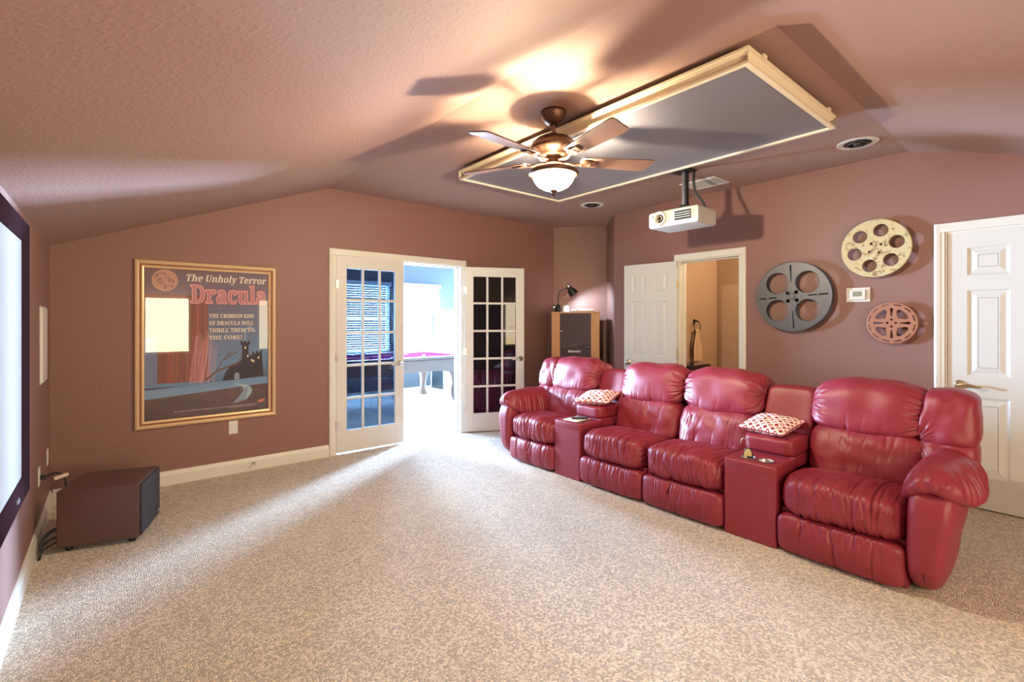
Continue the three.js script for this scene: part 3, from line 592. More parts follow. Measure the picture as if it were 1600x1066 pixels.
// ---------------------------------------------------------------- ceiling panel with crown moulding
{
  const X0 = 2.315, X1 = 3.545, Z0 = -3.50, Z1 = -1.03, cx = (X0 + X1) / 2, cz = (Z0 + Z1) / 2, w = X1 - X0, h = Z1 - Z0, top = 2.678;
  const t = thing('ceiling_panel', 'large grey panel framed in cream crown moulding hung under the ceiling', 'ceiling panel', [cx, top, cz]);
  const prof = [[0, 0], [0, 0.012], [0.012, 0.016], [0.014, 0.024], [0.026, 0.032], [0.032, 0.05], [0.030, 0.056], [0.016, 0.062], [0.004, 0.068], [0.002, 0.082], [0.03, 0.082], [0.032, 0.07], [0.05, 0.07], [0.05, 0]];
  const mould = std(lin(0.78, 0.69, 0.52), 0.35);
  // local z of the rail turns down
  for (let k = 0; k < 4; k++) part('crown_moulding', toCreasedNormals(rail(w, h, prof, k), 0.4).rotateX(Math.PI / 2), mould, t);
  const c = document.createElement('canvas'); c.width = 512; c.height = 1024; const g = c.getContext('2d'); g.fillStyle = '#77747e'; g.fillRect(0, 0, 512, 1024);
  for (let i = 0; i < 70; i++) { const x = rr(10, 500), y = rr(420, 1010), r = rr(0.8, 2.2); g.fillStyle = `rgba(190,180,180,${rr(0.25, 0.7)})`; g.beginPath(); g.ellipse(x, y, r * 1.6, r, rr(0, 3), 0, 7); g.fill(); }
  g.lineWidth = 1.6; for (let i = 0; i < 34; i++) { const x = 200 + rr(-34, 34), y = 660 + rr(-44, 44); g.strokeStyle = `rgba(185,178,180,${rr(0.2, 0.55)})`; g.beginPath(); g.moveTo(x, y); g.lineTo(x + rr(-12, 12), y + rr(-16, 16)); g.stroke(); }
  for (let i = 0; i < 12; i++) { const x = 360 + rr(-26, 26), y = 770 + rr(-30, 30); g.strokeStyle = `rgba(185,178,180,${rr(0.2, 0.5)})`; g.beginPath(); g.moveTo(x, y); g.lineTo(x + rr(-12, 12), y + rr(-12, 12)); g.stroke(); }
  const tex = new THREE.CanvasTexture(c); tex.colorSpace = THREE.SRGBColorSpace;
  const board = new THREE.PlaneGeometry(w - 0.062, h - 0.062).rotateX(Math.PI / 2).translate(0, -0.0725, 0);
  part('board', board, std(0xffffff, 0.4, { map: tex }), t);
  part('back_board', bx(-w / 2 + 0.04, w / 2 - 0.04, -0.07, -0.02, -h / 2 + 0.04, h / 2 - 0.04), M.darkWood, t);
  for (const x of [-0.46, 0.46]) for (const s of [-1, 1]) part('bracket', [bx(x - 0.012, x + 0.012, -0.03, CY - top, s * (h / 2 - 0.06), s * (h / 2 - 0.03), 0.003), bx(x - 0.02, x + 0.02, -0.014, 0.004, s * (h / 2 - 0.05), s * (h / 2 + 0.014), 0.003)], mould, t);
}

// ---------------------------------------------------------------- ceiling fan with bowl light
{
  const f = thing('ceiling_fan', 'five blade bronze ceiling fan with a glowing glass bowl light', 'ceiling fan', [2.18, CY, -2.20]);
  part('canopy', lathe([[0, 0], [0.082, 0], [0.084, -0.012], [0.08, -0.028], [0.074, -0.032], [0.07, -0.05], [0.05, -0.075], [0.032, -0.085], [0.024, -0.088]], 36), M.bronze, f);
  part('downrod', [cyl(0.013, 0.013, 0.1, 16).translate(0, -0.125, 0), cyl(0.026, 0.032, 0.03, 20).translate(0, -0.155, 0)], M.bronze, f);
  part('motor_housing', lathe([[0, -0.165], [0.06, -0.166], [0.11, -0.18], [0.138, -0.205], [0.145, -0.232], [0.142, -0.245], [0.128, -0.258], [0.11, -0.268], [0.108, -0.273], [0.1, -0.276], [0.096, -0.284], [0.09, -0.287], [0.085, -0.295], [0.07, -0.3], [0, -0.3]], 44), M.bronze, f);
  part('switch_housing', lathe([[0.05, -0.295], [0.058, -0.31], [0.056, -0.33], [0.066, -0.338], [0.066, -0.346], [0.045, -0.352], [0.045, -0.39], [0, -0.39]], 36), M.bronze, f);
  const bladeM = std(lin(0.17, 0.098, 0.08), 0.36);
  for (let k = 0; k < 5; k++) {
    const a = (30 + 72 * k) * Math.PI / 180, arm = new THREE.Group(); arm.name = 'blade_assembly'; f.add(arm); arm.rotation.y = -a; arm.position.y = -0.318;
    const s = new THREE.Shape(); s.moveTo(0.19, -0.052); s.lineTo(0.60, -0.072); s.quadraticCurveTo(0.645, -0.07, 0.648, -0.04); s.quadraticCurveTo(0.652, 0, 0.665, 0.045); s.quadraticCurveTo(0.668, 0.075, 0.63, 0.074); s.lineTo(0.19, 0.052); s.quadraticCurveTo(0.165, 0, 0.19, -0.052);
    part('blade', extr(s, 0.006, 0.0015).translate(0, 0, -0.003).rotateX(Math.PI / 2).rotateX(-0.2).translate(0, 0.006, 0), bladeM, arm);
    part('blade_bracket', [
      tube([[0.055, -0.004, 0], [0.10, -0.014, 0.012], [0.15, -0.012, -0.004], [0.2, -0.006, 0]], 0.009, 8), tube([[0.06, -0.004, -0.01], [0.11, -0.012, -0.022], [0.16, -0.011, -0.012], [0.2, -0.006, 0]], 0.007, 8),
      new THREE.TorusGeometry(0.032, 0.007, 8, 24).rotateX(Math.PI / 2 - 0.2).translate(0.215, -0.005, 0), cyl(0.024, 0.02, 0.012, 20).rotateX(-0.2).translate(0.215, -0.004, 0), bx(0.24, 0.285, -0.009, 0.0, -0.026, 0.026, 0.004).rotateX(-0.2),
    ], M.bronze, arm);
  }
  // light kit: ring open above, frosted bowl, finial
  const ring = part('light_ring', lathe([[0.138, -0.405], [0.15, -0.412], [0.16, -0.402], [0.158, -0.388], [0.148, -0.38], [0.139, -0.384], [0.138, -0.405]], 48), M.bronze, f);
  part('ring_arms', [0, 1, 2].map((k) => bx(0.03, 0.145, -0.386, -0.378, -0.006, 0.006).rotateY(k * 2.094 + 0.5)), M.bronze, ring);
  part('light_bowl', lathe([[0.139, -0.396], [0.136, -0.42], [0.122, -0.452], [0.098, -0.48], [0.062, -0.5], [0.025, -0.508], [0, -0.509]], 44), std(lin(0.85, 0.83, 0.76), 0.5, { emissive: lin(1.0, 0.93, 0.72), emissiveIntensity: 2.2 }), f);
  part('finial', lathe([[0, -0.50], [0.022, -0.503], [0.026, -0.512], [0.014, -0.519], [0.009, -0.527], [0.013, -0.537], [0.007, -0.547], [0, -0.551]], 24), M.bronze, f);
  const l = new THREE.PointLight(lin(...FAN_COLOR), FAN_POWER); l.name = 'fan_light'; l.position.set(0, -0.455, 0); l.castShadow = true; l.shadow.radius = 1.6; f.add(l);
}

// ---------------------------------------------------------------- projector on its ceiling mount
{
  const X = 3.74, Z = -2.325, Y0 = 2.205, H = 0.145, W = 0.475, D = 0.34;
  const p = thing('projector', 'white video projector hanging from the ceiling facing the screen', 'projector', [X, Y0, Z]);
  // plan outline: bowed front and slanted front corners
  const s = new THREE.Shape(); s.moveTo(0.02, -W / 2); s.quadraticCurveTo(-0.012, 0, 0.02, W / 2); s.lineTo(D - 0.03, W / 2); s.quadraticCurveTo(D, W / 2, D, W / 2 - 0.03); s.lineTo(D, -W / 2 + 0.03); s.quadraticCurveTo(D, -W / 2, D - 0.03, -W / 2); s.closePath();
  const mat = std(lin(0.56, 0.55, 0.51), 0.42);
  part('case', toCreasedNormals(new THREE.ExtrudeGeometry(s, { depth: H - 0.05, bevelEnabled: true, bevelThickness: 0.025, bevelSize: 0.022, bevelOffset: -0.022, bevelSegments: 4, curveSegments: 20 }).applyMatrix4(new THREE.Matrix4().makeBasis(V(1, 0, 0), V(0, 0, 1), V(0, 1, 0))).translate(0, 0.025, 0), 0.6), mat, p);
  const lens = part('lens_barrel', lathe([[0.034, -0.01], [0.052, -0.01], [0.056, 0.012], [0.05, 0.02], [0.042, 0.02], [0.034, 0.004]], 36).scale(1.15, 1, 1.15).rotateZ(Math.PI / 2), mat, p); lens.position.set(0.004, 0.076, -0.115);
  part('lens_glass', [lathe([[0, 0.01], [0.02, 0.006], [0.036, -0.004]], 28).rotateZ(Math.PI / 2)], std(lin(0.03, 0.016, 0.012), 0.08), lens);
  part('lens_ring', new THREE.TorusGeometry(0.022, 0.0035, 8, 24).rotateY(Math.PI / 2).translate(-0.008, 0, 0), M.brass, lens);
  part('vent_recess', bx(-0.002, 0.02, 0.036, 0.114, 0.03, 0.178, 0.002), M.black, p);
  for (let i = 0; i < 3; i++) part('vent_slat', bx(-0.007, 0.008, 0.052 + i * 0.0195, 0.057 + i * 0.0195, 0.028, 0.18, 0.001), mat, p);
  part('sensor', cyl(0.007, 0.007, 0.012, 12).rotateZ(Math.PI / 2).translate(0.008, 0.1, -0.19), M.black, p);
  { const c = document.createElement('canvas'); c.width = 128; c.height = 32; const g = c.getContext('2d'); g.fillStyle = '#e6e3d9'; g.fillRect(0, 0, 128, 32); g.fillStyle = '#33322f'; g.font = 'bold 26px sans-serif'; g.textAlign = 'center'; g.textBaseline = 'middle'; g.fillText('EPSON', 64, 17); const t = new THREE.CanvasTexture(c); t.colorSpace = THREE.SRGBColorSpace; const q = part('logo_plate', new THREE.BoxGeometry(0.044, 0.011, 0.003), std(0xffffff, 0.5, { map: t }), p); q.rotation.y = -Math.PI / 2; q.position.set(-0.0005, 0.062, -0.01); }
  const m = thing('projector_mount', 'black and silver ceiling mount with cables above the projector', 'mount', [3.93, 0, -2.30]);
  const yT = Y0 + H;
  part('ceiling_plate', bx(-0.07, 0.07, CY - 0.012, CY, -0.11, 0.07, 0.004), M.black, m);
  part('pole', bx(-0.02, 0.02, yT + 0.03, CY - 0.01, -0.024, 0.0), M.silver, m); part('pole_sleeve', bx(-0.022, 0.022, yT + 0.03, CY - 0.01, 0.0, 0.018), M.black, m);
  part('bracket', [bx(-0.09, 0.09, yT + 0.006, yT + 0.026, -0.09, 0.06, 0.005), bx(-0.03, 0.03, yT + 0.02, yT + 0.06, -0.05, 0.03, 0.01)], M.black, m);
  for (const [x, z] of [[-0.12, -0.16], [0.09, -0.16], [-0.1, 0.15], [0.1, 0.15]]) part('mount_arm', [tube([[0, yT + 0.014, 0], [x * 0.6, yT + 0.012, z * 0.7], [x, yT + 0.004, z]], 0.008, 6), cyl(0.012, 0.012, 0.012, 10).translate(x, yT + 0.004, z)], M.black, m);
  for (const o of [0, 0.012]) part('cable', tube([[0.03, CY - 0.01, 0.06 + o], [0.03, CY - 0.1, 0.055 + o], [0.05, CY - 0.2, 0.062 + o], [0.09, CY - 0.28, 0.10 + o], [0.12, yT + 0.01, 0.13 + o]], 0.006, 8), M.black, m);
}

// ceiling vent and recessed downlights
{
  const v = thing('ceiling_vent', 'white louvred ceiling vent behind the projector', 'vent', [4.44, CY, -2.40]);
  const w = 0.30, h = 0.36;
  for (let k = 0; k < 4; k++) part('frame', rail(w, h, [[0, 0], [0.004, 0.008], [0.03, 0.012], [0.034, 0.006], [0.034, 0]], k).rotateX(Math.PI / 2), M.white, v);
  for (let i = 0; i < 9; i++) part('louvre', new THREE.BoxGeometry(0.022, 0.0025, h - 0.07).rotateZ(0.6).translate(-w / 2 + 0.05 + i * (w - 0.1) / 8, -0.006, 0), M.white, v);
  for (const [x, z, label] of [[4.33, -1.12, 'white ringed recessed downlight near the right end of the ceiling panel'], [4.27, -3.68, 'white ringed recessed downlight near the corner cabinet']]) {
    const d = thing('recessed_downlight', label, 'downlight', [x, CY, z], 0, 'recessed downlights in the ceiling');
    part('trim_ring', lathe([[0.088, 0.0], [0.09, -0.004], [0.128, -0.006], [0.134, -0.002], [0.134, 0]], 48), M.white, d);
    part('housing', lathe([[0.09, -0.003], [0.085, -0.0025], [0.0, -0.002]], 40), M.black, d);
    part('gimbal', [new THREE.TorusGeometry(0.062, 0.008, 8, 30).rotateX(Math.PI / 2).translate(0.0, -0.008, 0.0), new THREE.SphereGeometry(0.03, 18, 10, 0, 6.3, Math.PI / 2, Math.PI / 2).translate(0, -0.003, 0)], std(lin(0.05, 0.045, 0.045), 0.3, { metalness: 0.5 }), d);
  }
}

// ---------------------------------------------------------------- film reels and thermostat on the right wall
const hole = (shape, x, y, r) => { const h = new THREE.Path(); h.absarc(x, y, r, 0, Math.PI * 2, true); shape.holes.push(h); };
const disc = (r) => { const s = new THREE.Shape(); s.absarc(0, 0, r, 0, Math.PI * 2, false); return s; };
function slot(shape, ang, r0, r1, w0, w1) {
  const h = new THREE.Path(), c = Math.cos(ang), s = Math.sin(ang), P = (r, o) => [r * c - o * s, r * s + o * c];
  h.moveTo(...P(r0, -w0)); h.quadraticCurveTo(...P(r0 - w0, 0), ...P(r0, w0)); h.lineTo(...P(r1, w1)); h.quadraticCurveTo(...P(r1 + w1, 0), ...P(r1, -w1)); h.closePath(); shape.holes.push(h);
}
function sector(shape, a0, a1, r0, r1) {
  const h = new THREE.Path(), P = (r, a) => [r * Math.cos(a), r * Math.sin(a)], m = (a0 + a1) / 2;
  h.moveTo(...P(r0, m)); h.lineTo(...P(r1 * 0.82, a0)); h.quadraticCurveTo(...P(r1 * 0.99, a0), ...P(r1, a0 + 0.16)); h.quadraticCurveTo(...P(r1 * 1.04, m), ...P(r1, a1 - 0.16)); h.quadraticCurveTo(...P(r1 * 0.99, a1), ...P(r1 * 0.82, a1)); h.closePath(); shape.holes.push(h);
}
{
  // local x along +z of the room, z out of the wall
  const creamTex = dataTex(256, (i, j) => { const k = tile(i, j, 256, 7, 41), f = tile(i, j, 256, 26, 42); const m = smooth(0.1, 0.5, 0.6 * k + 0.5 * f); return [0.76 - 0.28 * m, 0.70 - 0.3 * m, 0.54 - 0.28 * m]; }, 2.2, true, 3);
  const R = 0.235, g = thing('film_reel', 'cream distressed film reel with six round holes', 'film reel', [DX, 1.965, -1.115], -Math.PI / 2, 'film reels on the wall'), s = disc(R);
  for (let k = 0; k < 6; k++) { const a = k * Math.PI / 3 + 0.26; hole(s, Math.cos(a) * R * 0.62, Math.sin(a) * R * 0.62, R * 0.215); }
  for (let k = 0; k < 4; k++) { const a = k * Math.PI / 2 + 0.6; hole(s, Math.cos(a) * R * 0.2, Math.sin(a) * R * 0.2, R * 0.042); }
  const cm = std(0xffffff, 0.75, { map: creamTex });
  part('flange', extr(s, 0.014, 0.003, 40).translate(0, 0, 0.045), cm, g);
  part('rim', new THREE.TorusGeometry(R - 0.004, 0.007, 8, 64).translate(0, 0, 0.054), cm, g); part('hub', cyl(R * 0.16, R * 0.16, 0.046, 28).rotateX(Math.PI / 2).translate(0, 0, 0.023), cm, g);
  const R2 = 0.318, g2 = thing('film_reel', 'largest dark grey film reel with four big round openings', 'film reel', [DX, 1.595, -1.735], -Math.PI / 2, 'film reels on the wall');
  const gm = std(lin(0.10, 0.095, 0.10), 0.42, { metalness: 0.35 });
  const fl = () => { const q = disc(R2); for (let k = 0; k < 4; k++) { const a = k * Math.PI / 2 + Math.PI / 4; hole(q, Math.cos(a) * R2 * 0.56, Math.sin(a) * R2 * 0.56, R2 * 0.31); hole(q, Math.cos(a + 0.06) * R2 * 0.165, Math.sin(a + 0.06) * R2 * 0.165, R2 * 0.05); slot(q, k * Math.PI / 2 + 0.05, R2 * 0.42, R2 * 0.9, 0.004, 0.006); } return q; };
  part('flange', extr(fl(), 0.006, 0.0015, 40).translate(0, 0, 0.06), gm, g2); part('flange', extr(fl(), 0.006, 0.0015, 40).translate(0, 0, 0.008), gm, g2);
  part('rim', new THREE.TorusGeometry(R2 - 0.002, 0.005, 8, 72).translate(0, 0, 0.064), gm, g2);
  part('hub', [cyl(0.085, 0.085, 0.05, 32, true).rotateX(Math.PI / 2).translate(0, 0, 0.035), cyl(0.02, 0.02, 0.008, 24).rotateX(Math.PI / 2).translate(0, 0, 0.07), new THREE.TorusGeometry(0.03, 0.003, 6, 28).translate(0, 0, 0.068)], gm, g2);
  for (const a of [0.05, Math.PI + 0.05]) { const c = part('clip', new THREE.SphereGeometry(0.007, 10, 8), M.silver, g2); c.position.set(Math.cos(a) * R2 * 0.66, Math.sin(a) * R2 * 0.66, 0.07); }
  const R3 = 0.162, g3 = thing('film_reel', 'small rust coloured film reel below the thermostat', 'film reel', [DX, 1.355, -1.01], -Math.PI / 2, 'film reels on the wall'), q = disc(R3);
  const rust = std(lin(0.34, 0.15, 0.085), 0.6);
  for (let k = 0; k < 4; k++) { const a = k * Math.PI / 2; sector(q, a + 0.32, a + Math.PI / 2 - 0.32, R3 * 0.34, R3 * 0.72); slot(q, a, R3 * 0.34, R3 * 0.70, 0.003, 0.011); hole(q, Math.cos(a) * R3 * 0.17, Math.sin(a) * R3 * 0.17, R3 * 0.05); }
  for (let k = 0; k < 12; k++) { const h = new THREE.Path(), a = k * Math.PI / 6 + 0.1, b = a + 0.34; h.absarc(0, 0, R3 * 0.93, a, b, false); h.absarc(0, 0, R3 * 0.88, b, a, true); h.closePath(); q.holes.push(h); }
  part('flange', extr(q, 0.01, 0.002, 40).translate(0, 0, 0.04), rust, g3); part('rim', new THREE.TorusGeometry(R3, 0.005, 8, 56).translate(0, 0, 0.046), rust, g3); part('hub', cyl(0.022, 0.022, 0.045, 24).rotateX(Math.PI / 2).translate(0, 0, 0.022), rust, g3);
  const t = thing('thermostat', 'white wall thermostat with small grey screen between the reels', 'thermostat', [DX, 1.592, -1.245], -Math.PI / 2);
  part('back_plate', bx(-0.085, 0.085, -0.06, 0.06, 0, 0.008, 0.006), M.white, t); part('case', bx(-0.056, 0.056, -0.042, 0.042, 0.004, 0.026, 0.006), M.white, t);
  part('display', bx(-0.034, 0.03, -0.014, 0.028, 0.02, 0.0272, 0.0006), std(lin(0.22, 0.23, 0.17), 0.25), t);
}

// ---------------------------------------------------------------- framed poster on the back wall
{
  const x0 = 0.140, x1 = 1.190, y0 = 0.487, y1 = 1.872, w = x1 - x0, h = y1 - y0;
  const f = thing('framed_poster', 'large framed gothic castle film poster in a gold frame', 'poster', [(x0 + x1) / 2, (y0 + y1) / 2, BZ]);
  const outer = [[0, 0], [0, 0.02], [0.006, 0.03], [0.02, 0.034], [0.03, 0.028], [0.034, 0.018], [0.034, 0]], mid = [[0.033, 0], [0.033, 0.014], [0.046, 0.014], [0.046, 0]], inner = [[0.045, 0], [0.045, 0.02], [0.052, 0.024], [0.062, 0.02], [0.066, 0.010], [0.066, 0]];
  for (let k = 0; k < 4; k++) { const r = part('frame_rail', toCreasedNormals(rail(w, h, outer, k), 0.5), M.gold, f); part('groove', rail(w, h, mid, k), M.goldDark, r); part('inner_lip', toCreasedNormals(rail(w, h, inner, k), 0.5), M.gold, r); }
  const W = 900, H = 1220, c = document.createElement('canvas'); c.width = W; c.height = H; const g = c.getContext('2d');
  // night sky painted from violet to blue, banded like brush strokes
  const sk = g.createLinearGradient(0, 0, W * 0.4, H); sk.addColorStop(0, '#6d4c50'); sk.addColorStop(0.45, '#6a6a86'); sk.addColorStop(0.75, '#5f86ab'); sk.addColorStop(1, '#4a4455'); g.fillStyle = sk; g.fillRect(0, 0, W, H);
  for (let i = 0; i < 500; i++) { const x = rr(0, W), y = rr(0, H * 0.75); g.strokeStyle = `rgba(${rr(60, 170) | 0},${rr(70, 150) | 0},${rr(100, 180) | 0},0.10)`; g.lineWidth = rr(3, 14); g.beginPath(); g.moveTo(x, y); g.quadraticCurveTo(x + 60, y + rr(-14, 14), x + rr(80, 190), y + rr(-12, 12)); g.stroke(); }
  // moon
  g.fillStyle = '#b98a78'; g.beginPath(); g.arc(135, 95, 88, 0, 7); g.fill(); g.fillStyle = '#8d6258'; for (let i = 0; i < 16; i++) { g.beginPath(); g.ellipse(135 + rr(-55, 55), 95 + rr(-55, 55), rr(6, 22), rr(4, 14), rr(0, 3), 0, 7); g.fill(); }
  // hanging drapery on the left
  g.fillStyle = '#7c4a38'; g.fillRect(0, 210, 430, 720);
  for (let i = 0; i < 44; i++) { const x = rr(90, 430); g.strokeStyle = `rgba(${rr(120, 190) | 0},${rr(70, 110) | 0},${rr(50, 80) | 0},0.35)`; g.lineWidth = rr(4, 16); g.beginPath(); g.moveTo(x, 230); g.bezierCurveTo(x + rr(-10, 10), 500, x + rr(-30, 30), 700, x + rr(-50, 50), 930); g.stroke(); }
  for (let i = 0; i < 26; i++) { const x = rr(330, 500), y = rr(480, 700); g.strokeStyle = `rgba(${rr(185, 225) | 0},${rr(125, 155) | 0},${rr(130, 160) | 0},0.35)`; g.lineWidth = rr(5, 20); g.beginPath(); g.moveTo(x, y); g.bezierCurveTo(x - 6, y + 90, x - rr(5, 30), y + 180, x - rr(10, 60), 945); g.stroke(); }
  g.fillStyle = '#727b99'; g.fillRect(0, 560, 84, 380);
  // ground, pale river band, path
  g.fillStyle = '#4a3438'; g.fillRect(0, 960, W, 260);
  for (let i = 0; i < 260; i++) { g.fillStyle = `rgba(${rr(60, 130) | 0},${rr(45, 85) | 0},${rr(50, 90) | 0},0.4)`; g.beginPath(); g.ellipse(rr(0, W), rr(980, 1200), rr(8, 50), rr(3, 12), rr(-0.4, 0.2), 0, 7); g.fill(); }
  g.fillStyle = '#6f8fb4'; g.beginPath(); g.moveTo(0, 975); g.lineTo(W, 925); g.lineTo(W, 985); g.lineTo(0, 1050); g.closePath(); g.fill();
  g.fillStyle = '#93aabd'; g.beginPath(); g.moveTo(610, 975); g.bezierCurveTo(760, 1000, 690, 1060, 620, 1140); g.lineTo(720, 1120); g.bezierCurveTo(800, 1040, 790, 990, 640, 968); g.fill();
  g.strokeStyle = '#4d5566'; g.lineWidth = 5; for (let i = 0; i < 9; i++) { g.beginPath(); g.moveTo(640 + i * -3 + 30, 1020 + i * 13); g.lineTo(740 - i * 3, 1012 + i * 13); g.stroke(); }
  // castle on its rock
  g.fillStyle = '#2c2430'; g.beginPath(); g.moveTo(540, 940); g.lineTo(565, 860); g.lineTo(620, 800); g.lineTo(640, 810); g.lineTo(690, 760); g.lineTo(690, 640); g.lineTo(678, 628); g.lineTo(678, 600); g.lineTo(694, 600); g.lineTo(694, 612); g.lineTo(706, 612); g.lineTo(706, 600); g.lineTo(724, 600); g.lineTo(724, 612); g.lineTo(738, 612); g.lineTo(738, 598); g.lineTo(754, 598); g.lineTo(754, 628); g.lineTo(742, 642); g.lineTo(742, 720); g.lineTo(770, 730); g.lineTo(770, 700); g.lineTo(786, 700); g.lineTo(786, 715); g.lineTo(802, 715); g.lineTo(802, 690); g.lineTo(818, 690); g.lineTo(818, 706); g.lineTo(834, 706); g.lineTo(834, 688); g.lineTo(852, 688); g.lineTo(852, 740); g.lineTo(862, 920); g.closePath(); g.fill();
  g.fillStyle = '#8a93a6'; g.beginPath(); g.moveTo(630, 935); g.lineTo(630, 895); g.arc(650, 895, 20, Math.PI, 0); g.lineTo(670, 935); g.fill();
  g.fillStyle = '#f2e6b8'; for (const [x, y] of [[716, 660], [736, 735], [768, 772], [782, 782], [822, 752]]) g.fillRect(x - 6, y - 9, 12, 18);
  // bare branches
  g.strokeStyle = '#6a4a42'; g.lineCap = 'round'; for (const [lw, pts] of [[16, [[420, 920], [500, 850], [590, 820], [660, 790]]], [9, [[500, 850], [540, 760], [600, 720], [660, 690]]], [7, [[560, 760], [590, 700], [610, 690]]], [8, [[590, 820], [640, 800], [690, 740]]]]) { g.lineWidth = lw; g.beginPath(); pts.forEach((p, i) => i ? g.lineTo(...p) : g.moveTo(...p)); g.stroke(); }
  g.strokeStyle = '#c3d3e2'; g.lineWidth = 4; g.beginPath(); g.moveTo(716, 600); g.lineTo(716, 500); g.lineTo(760, 470); g.lineTo(800, 520); g.stroke();
  // lettering
  g.textAlign = 'center'; g.textBaseline = 'alphabetic';
  g.fillStyle = '#e8dccb'; g.font = 'italic bold 78px serif'; g.fillText('The Unholy Terror', 575, 92, 610);
  g.lineJoin = 'round'; g.font = 'bold 205px serif'; g.strokeStyle = '#6b3a3f'; g.lineWidth = 24; g.strokeText('Dracula', 595, 272, 580); g.strokeStyle = '#e2a9a6'; g.lineWidth = 14; g.strokeText('Dracula', 595, 272, 580); g.fillStyle = '#b5757a'; g.fillText('Dracula', 595, 272, 580);
  g.textAlign = 'left'; g.fillStyle = '#ead9b0'; g.font = 'bold 46px serif'; ['THE CRIMSON KISS', 'OF DRACULA WILL', 'THRILL THEM TO', 'THE CORE!'].forEach((t, i) => g.fillText(t, 440, 396 + i * 62, 345));
  g.fillStyle = 'rgba(230,215,215,0.75)'; g.fillRect(190, 1166, 420, 4); g.fillRect(610, 1162, 200, 4); g.fillRect(600, 1174, 190, 3);
  g.fillStyle = '#d8695f'; g.beginPath(); g.ellipse(845, 1140, 30, 12, -0.25, 0, 7); g.fill();
  const tex = new THREE.CanvasTexture(c); tex.colorSpace = THREE.SRGBColorSpace;
  part('print', new THREE.PlaneGeometry(w - 0.128, h - 0.128).translate(0, 0, 0.006), std(0xffffff, 0.6, { map: tex }), f);
  part('glass', new THREE.PlaneGeometry(w - 0.13, h - 0.13).translate(0, 0, 0.010), M.clear, f);
}

// ---------------------------------------------------------------- projection screen on the left wall
{
  const z0 = -3.36, z1 = -1.0, y0 = 0.535, y1 = 1.845, s = thing('projection_screen', 'fixed white projection screen with black velvet frame', 'screen', [AX, (y0 + y1) / 2, (z0 + z1) / 2], Math.PI / 2);
  const w = z1 - z0, h = y1 - y0;
  for (let k = 0; k < 4; k++) part('frame_rail', rail(w, h, [[0, 0.004], [0, 0.036], [0.006, 0.04], [0.085, 0.026], [0.09, 0.022], [0.09, 0.004]], k), M.velvet, s);
  part('screen_surface', bx(-w / 2 + 0.05, w / 2 - 0.05, -h / 2 + 0.05, h / 2 - 0.05, 0.008, 0.02), M.screen, s);
  part('badge', bx(0.80, 0.86, -h / 2 + 0.035, -h / 2 + 0.05, 0.03, 0.0385), M.silver, s);
}
// in-wall speaker and wall plates beside the screen
{
  const s = thing('wall_speaker', 'tall slim white speaker on the wall beside the projection screen', 'speaker', [AX, 1.215, -4.40], Math.PI / 2);
  part('frame', bx(-0.15, 0.15, -0.25, 0.25, 0, 0.008, 0.003), M.white, s); part('grille', bx(-0.14, 0.14, -0.24, 0.24, 0.004, 0.016, 0.006), M.white, s);
  const plate = (name, label, pos, turn, kind, group) => {
    const p = thing(name, label, 'wall plate', pos, turn, group);
    part('cover', bx(-0.036, 0.036, -0.059, 0.059, 0, 0.006, 0.003), M.white, p);
    if (kind === 'outlet') for (const y of [-0.02, 0.02]) { const o = part('receptacle', bx(-0.015, 0.015, y - 0.014, y + 0.014, 0.003, 0.009, 0.003), M.white, p); part('slot', [bx(-0.008, -0.006, y - 0.004, y + 0.005, 0.006, 0.0095), bx(0.006, 0.008, y - 0.004, y + 0.005, 0.006, 0.0095)], M.black, o); }
    else part('insert', bx(-0.014, 0.014, -0.03, 0.03, 0.003, 0.008, 0.002), M.white, p);
    return p;
  };
  plate('wall_outlet', 'white wall plate with a black plug near the subwoofer', [AX, 0.40, -4.20], Math.PI / 2, 'outlet');
  plate('wall_jack', 'white wall plate in the corner above the subwoofer', [AX, 0.41, -4.72], Math.PI / 2, 'jack');
  plate('light_switch', 'white blank wall plate just under the framed poster', [0.842, 0.415, BZ], 0, 'jack');
}
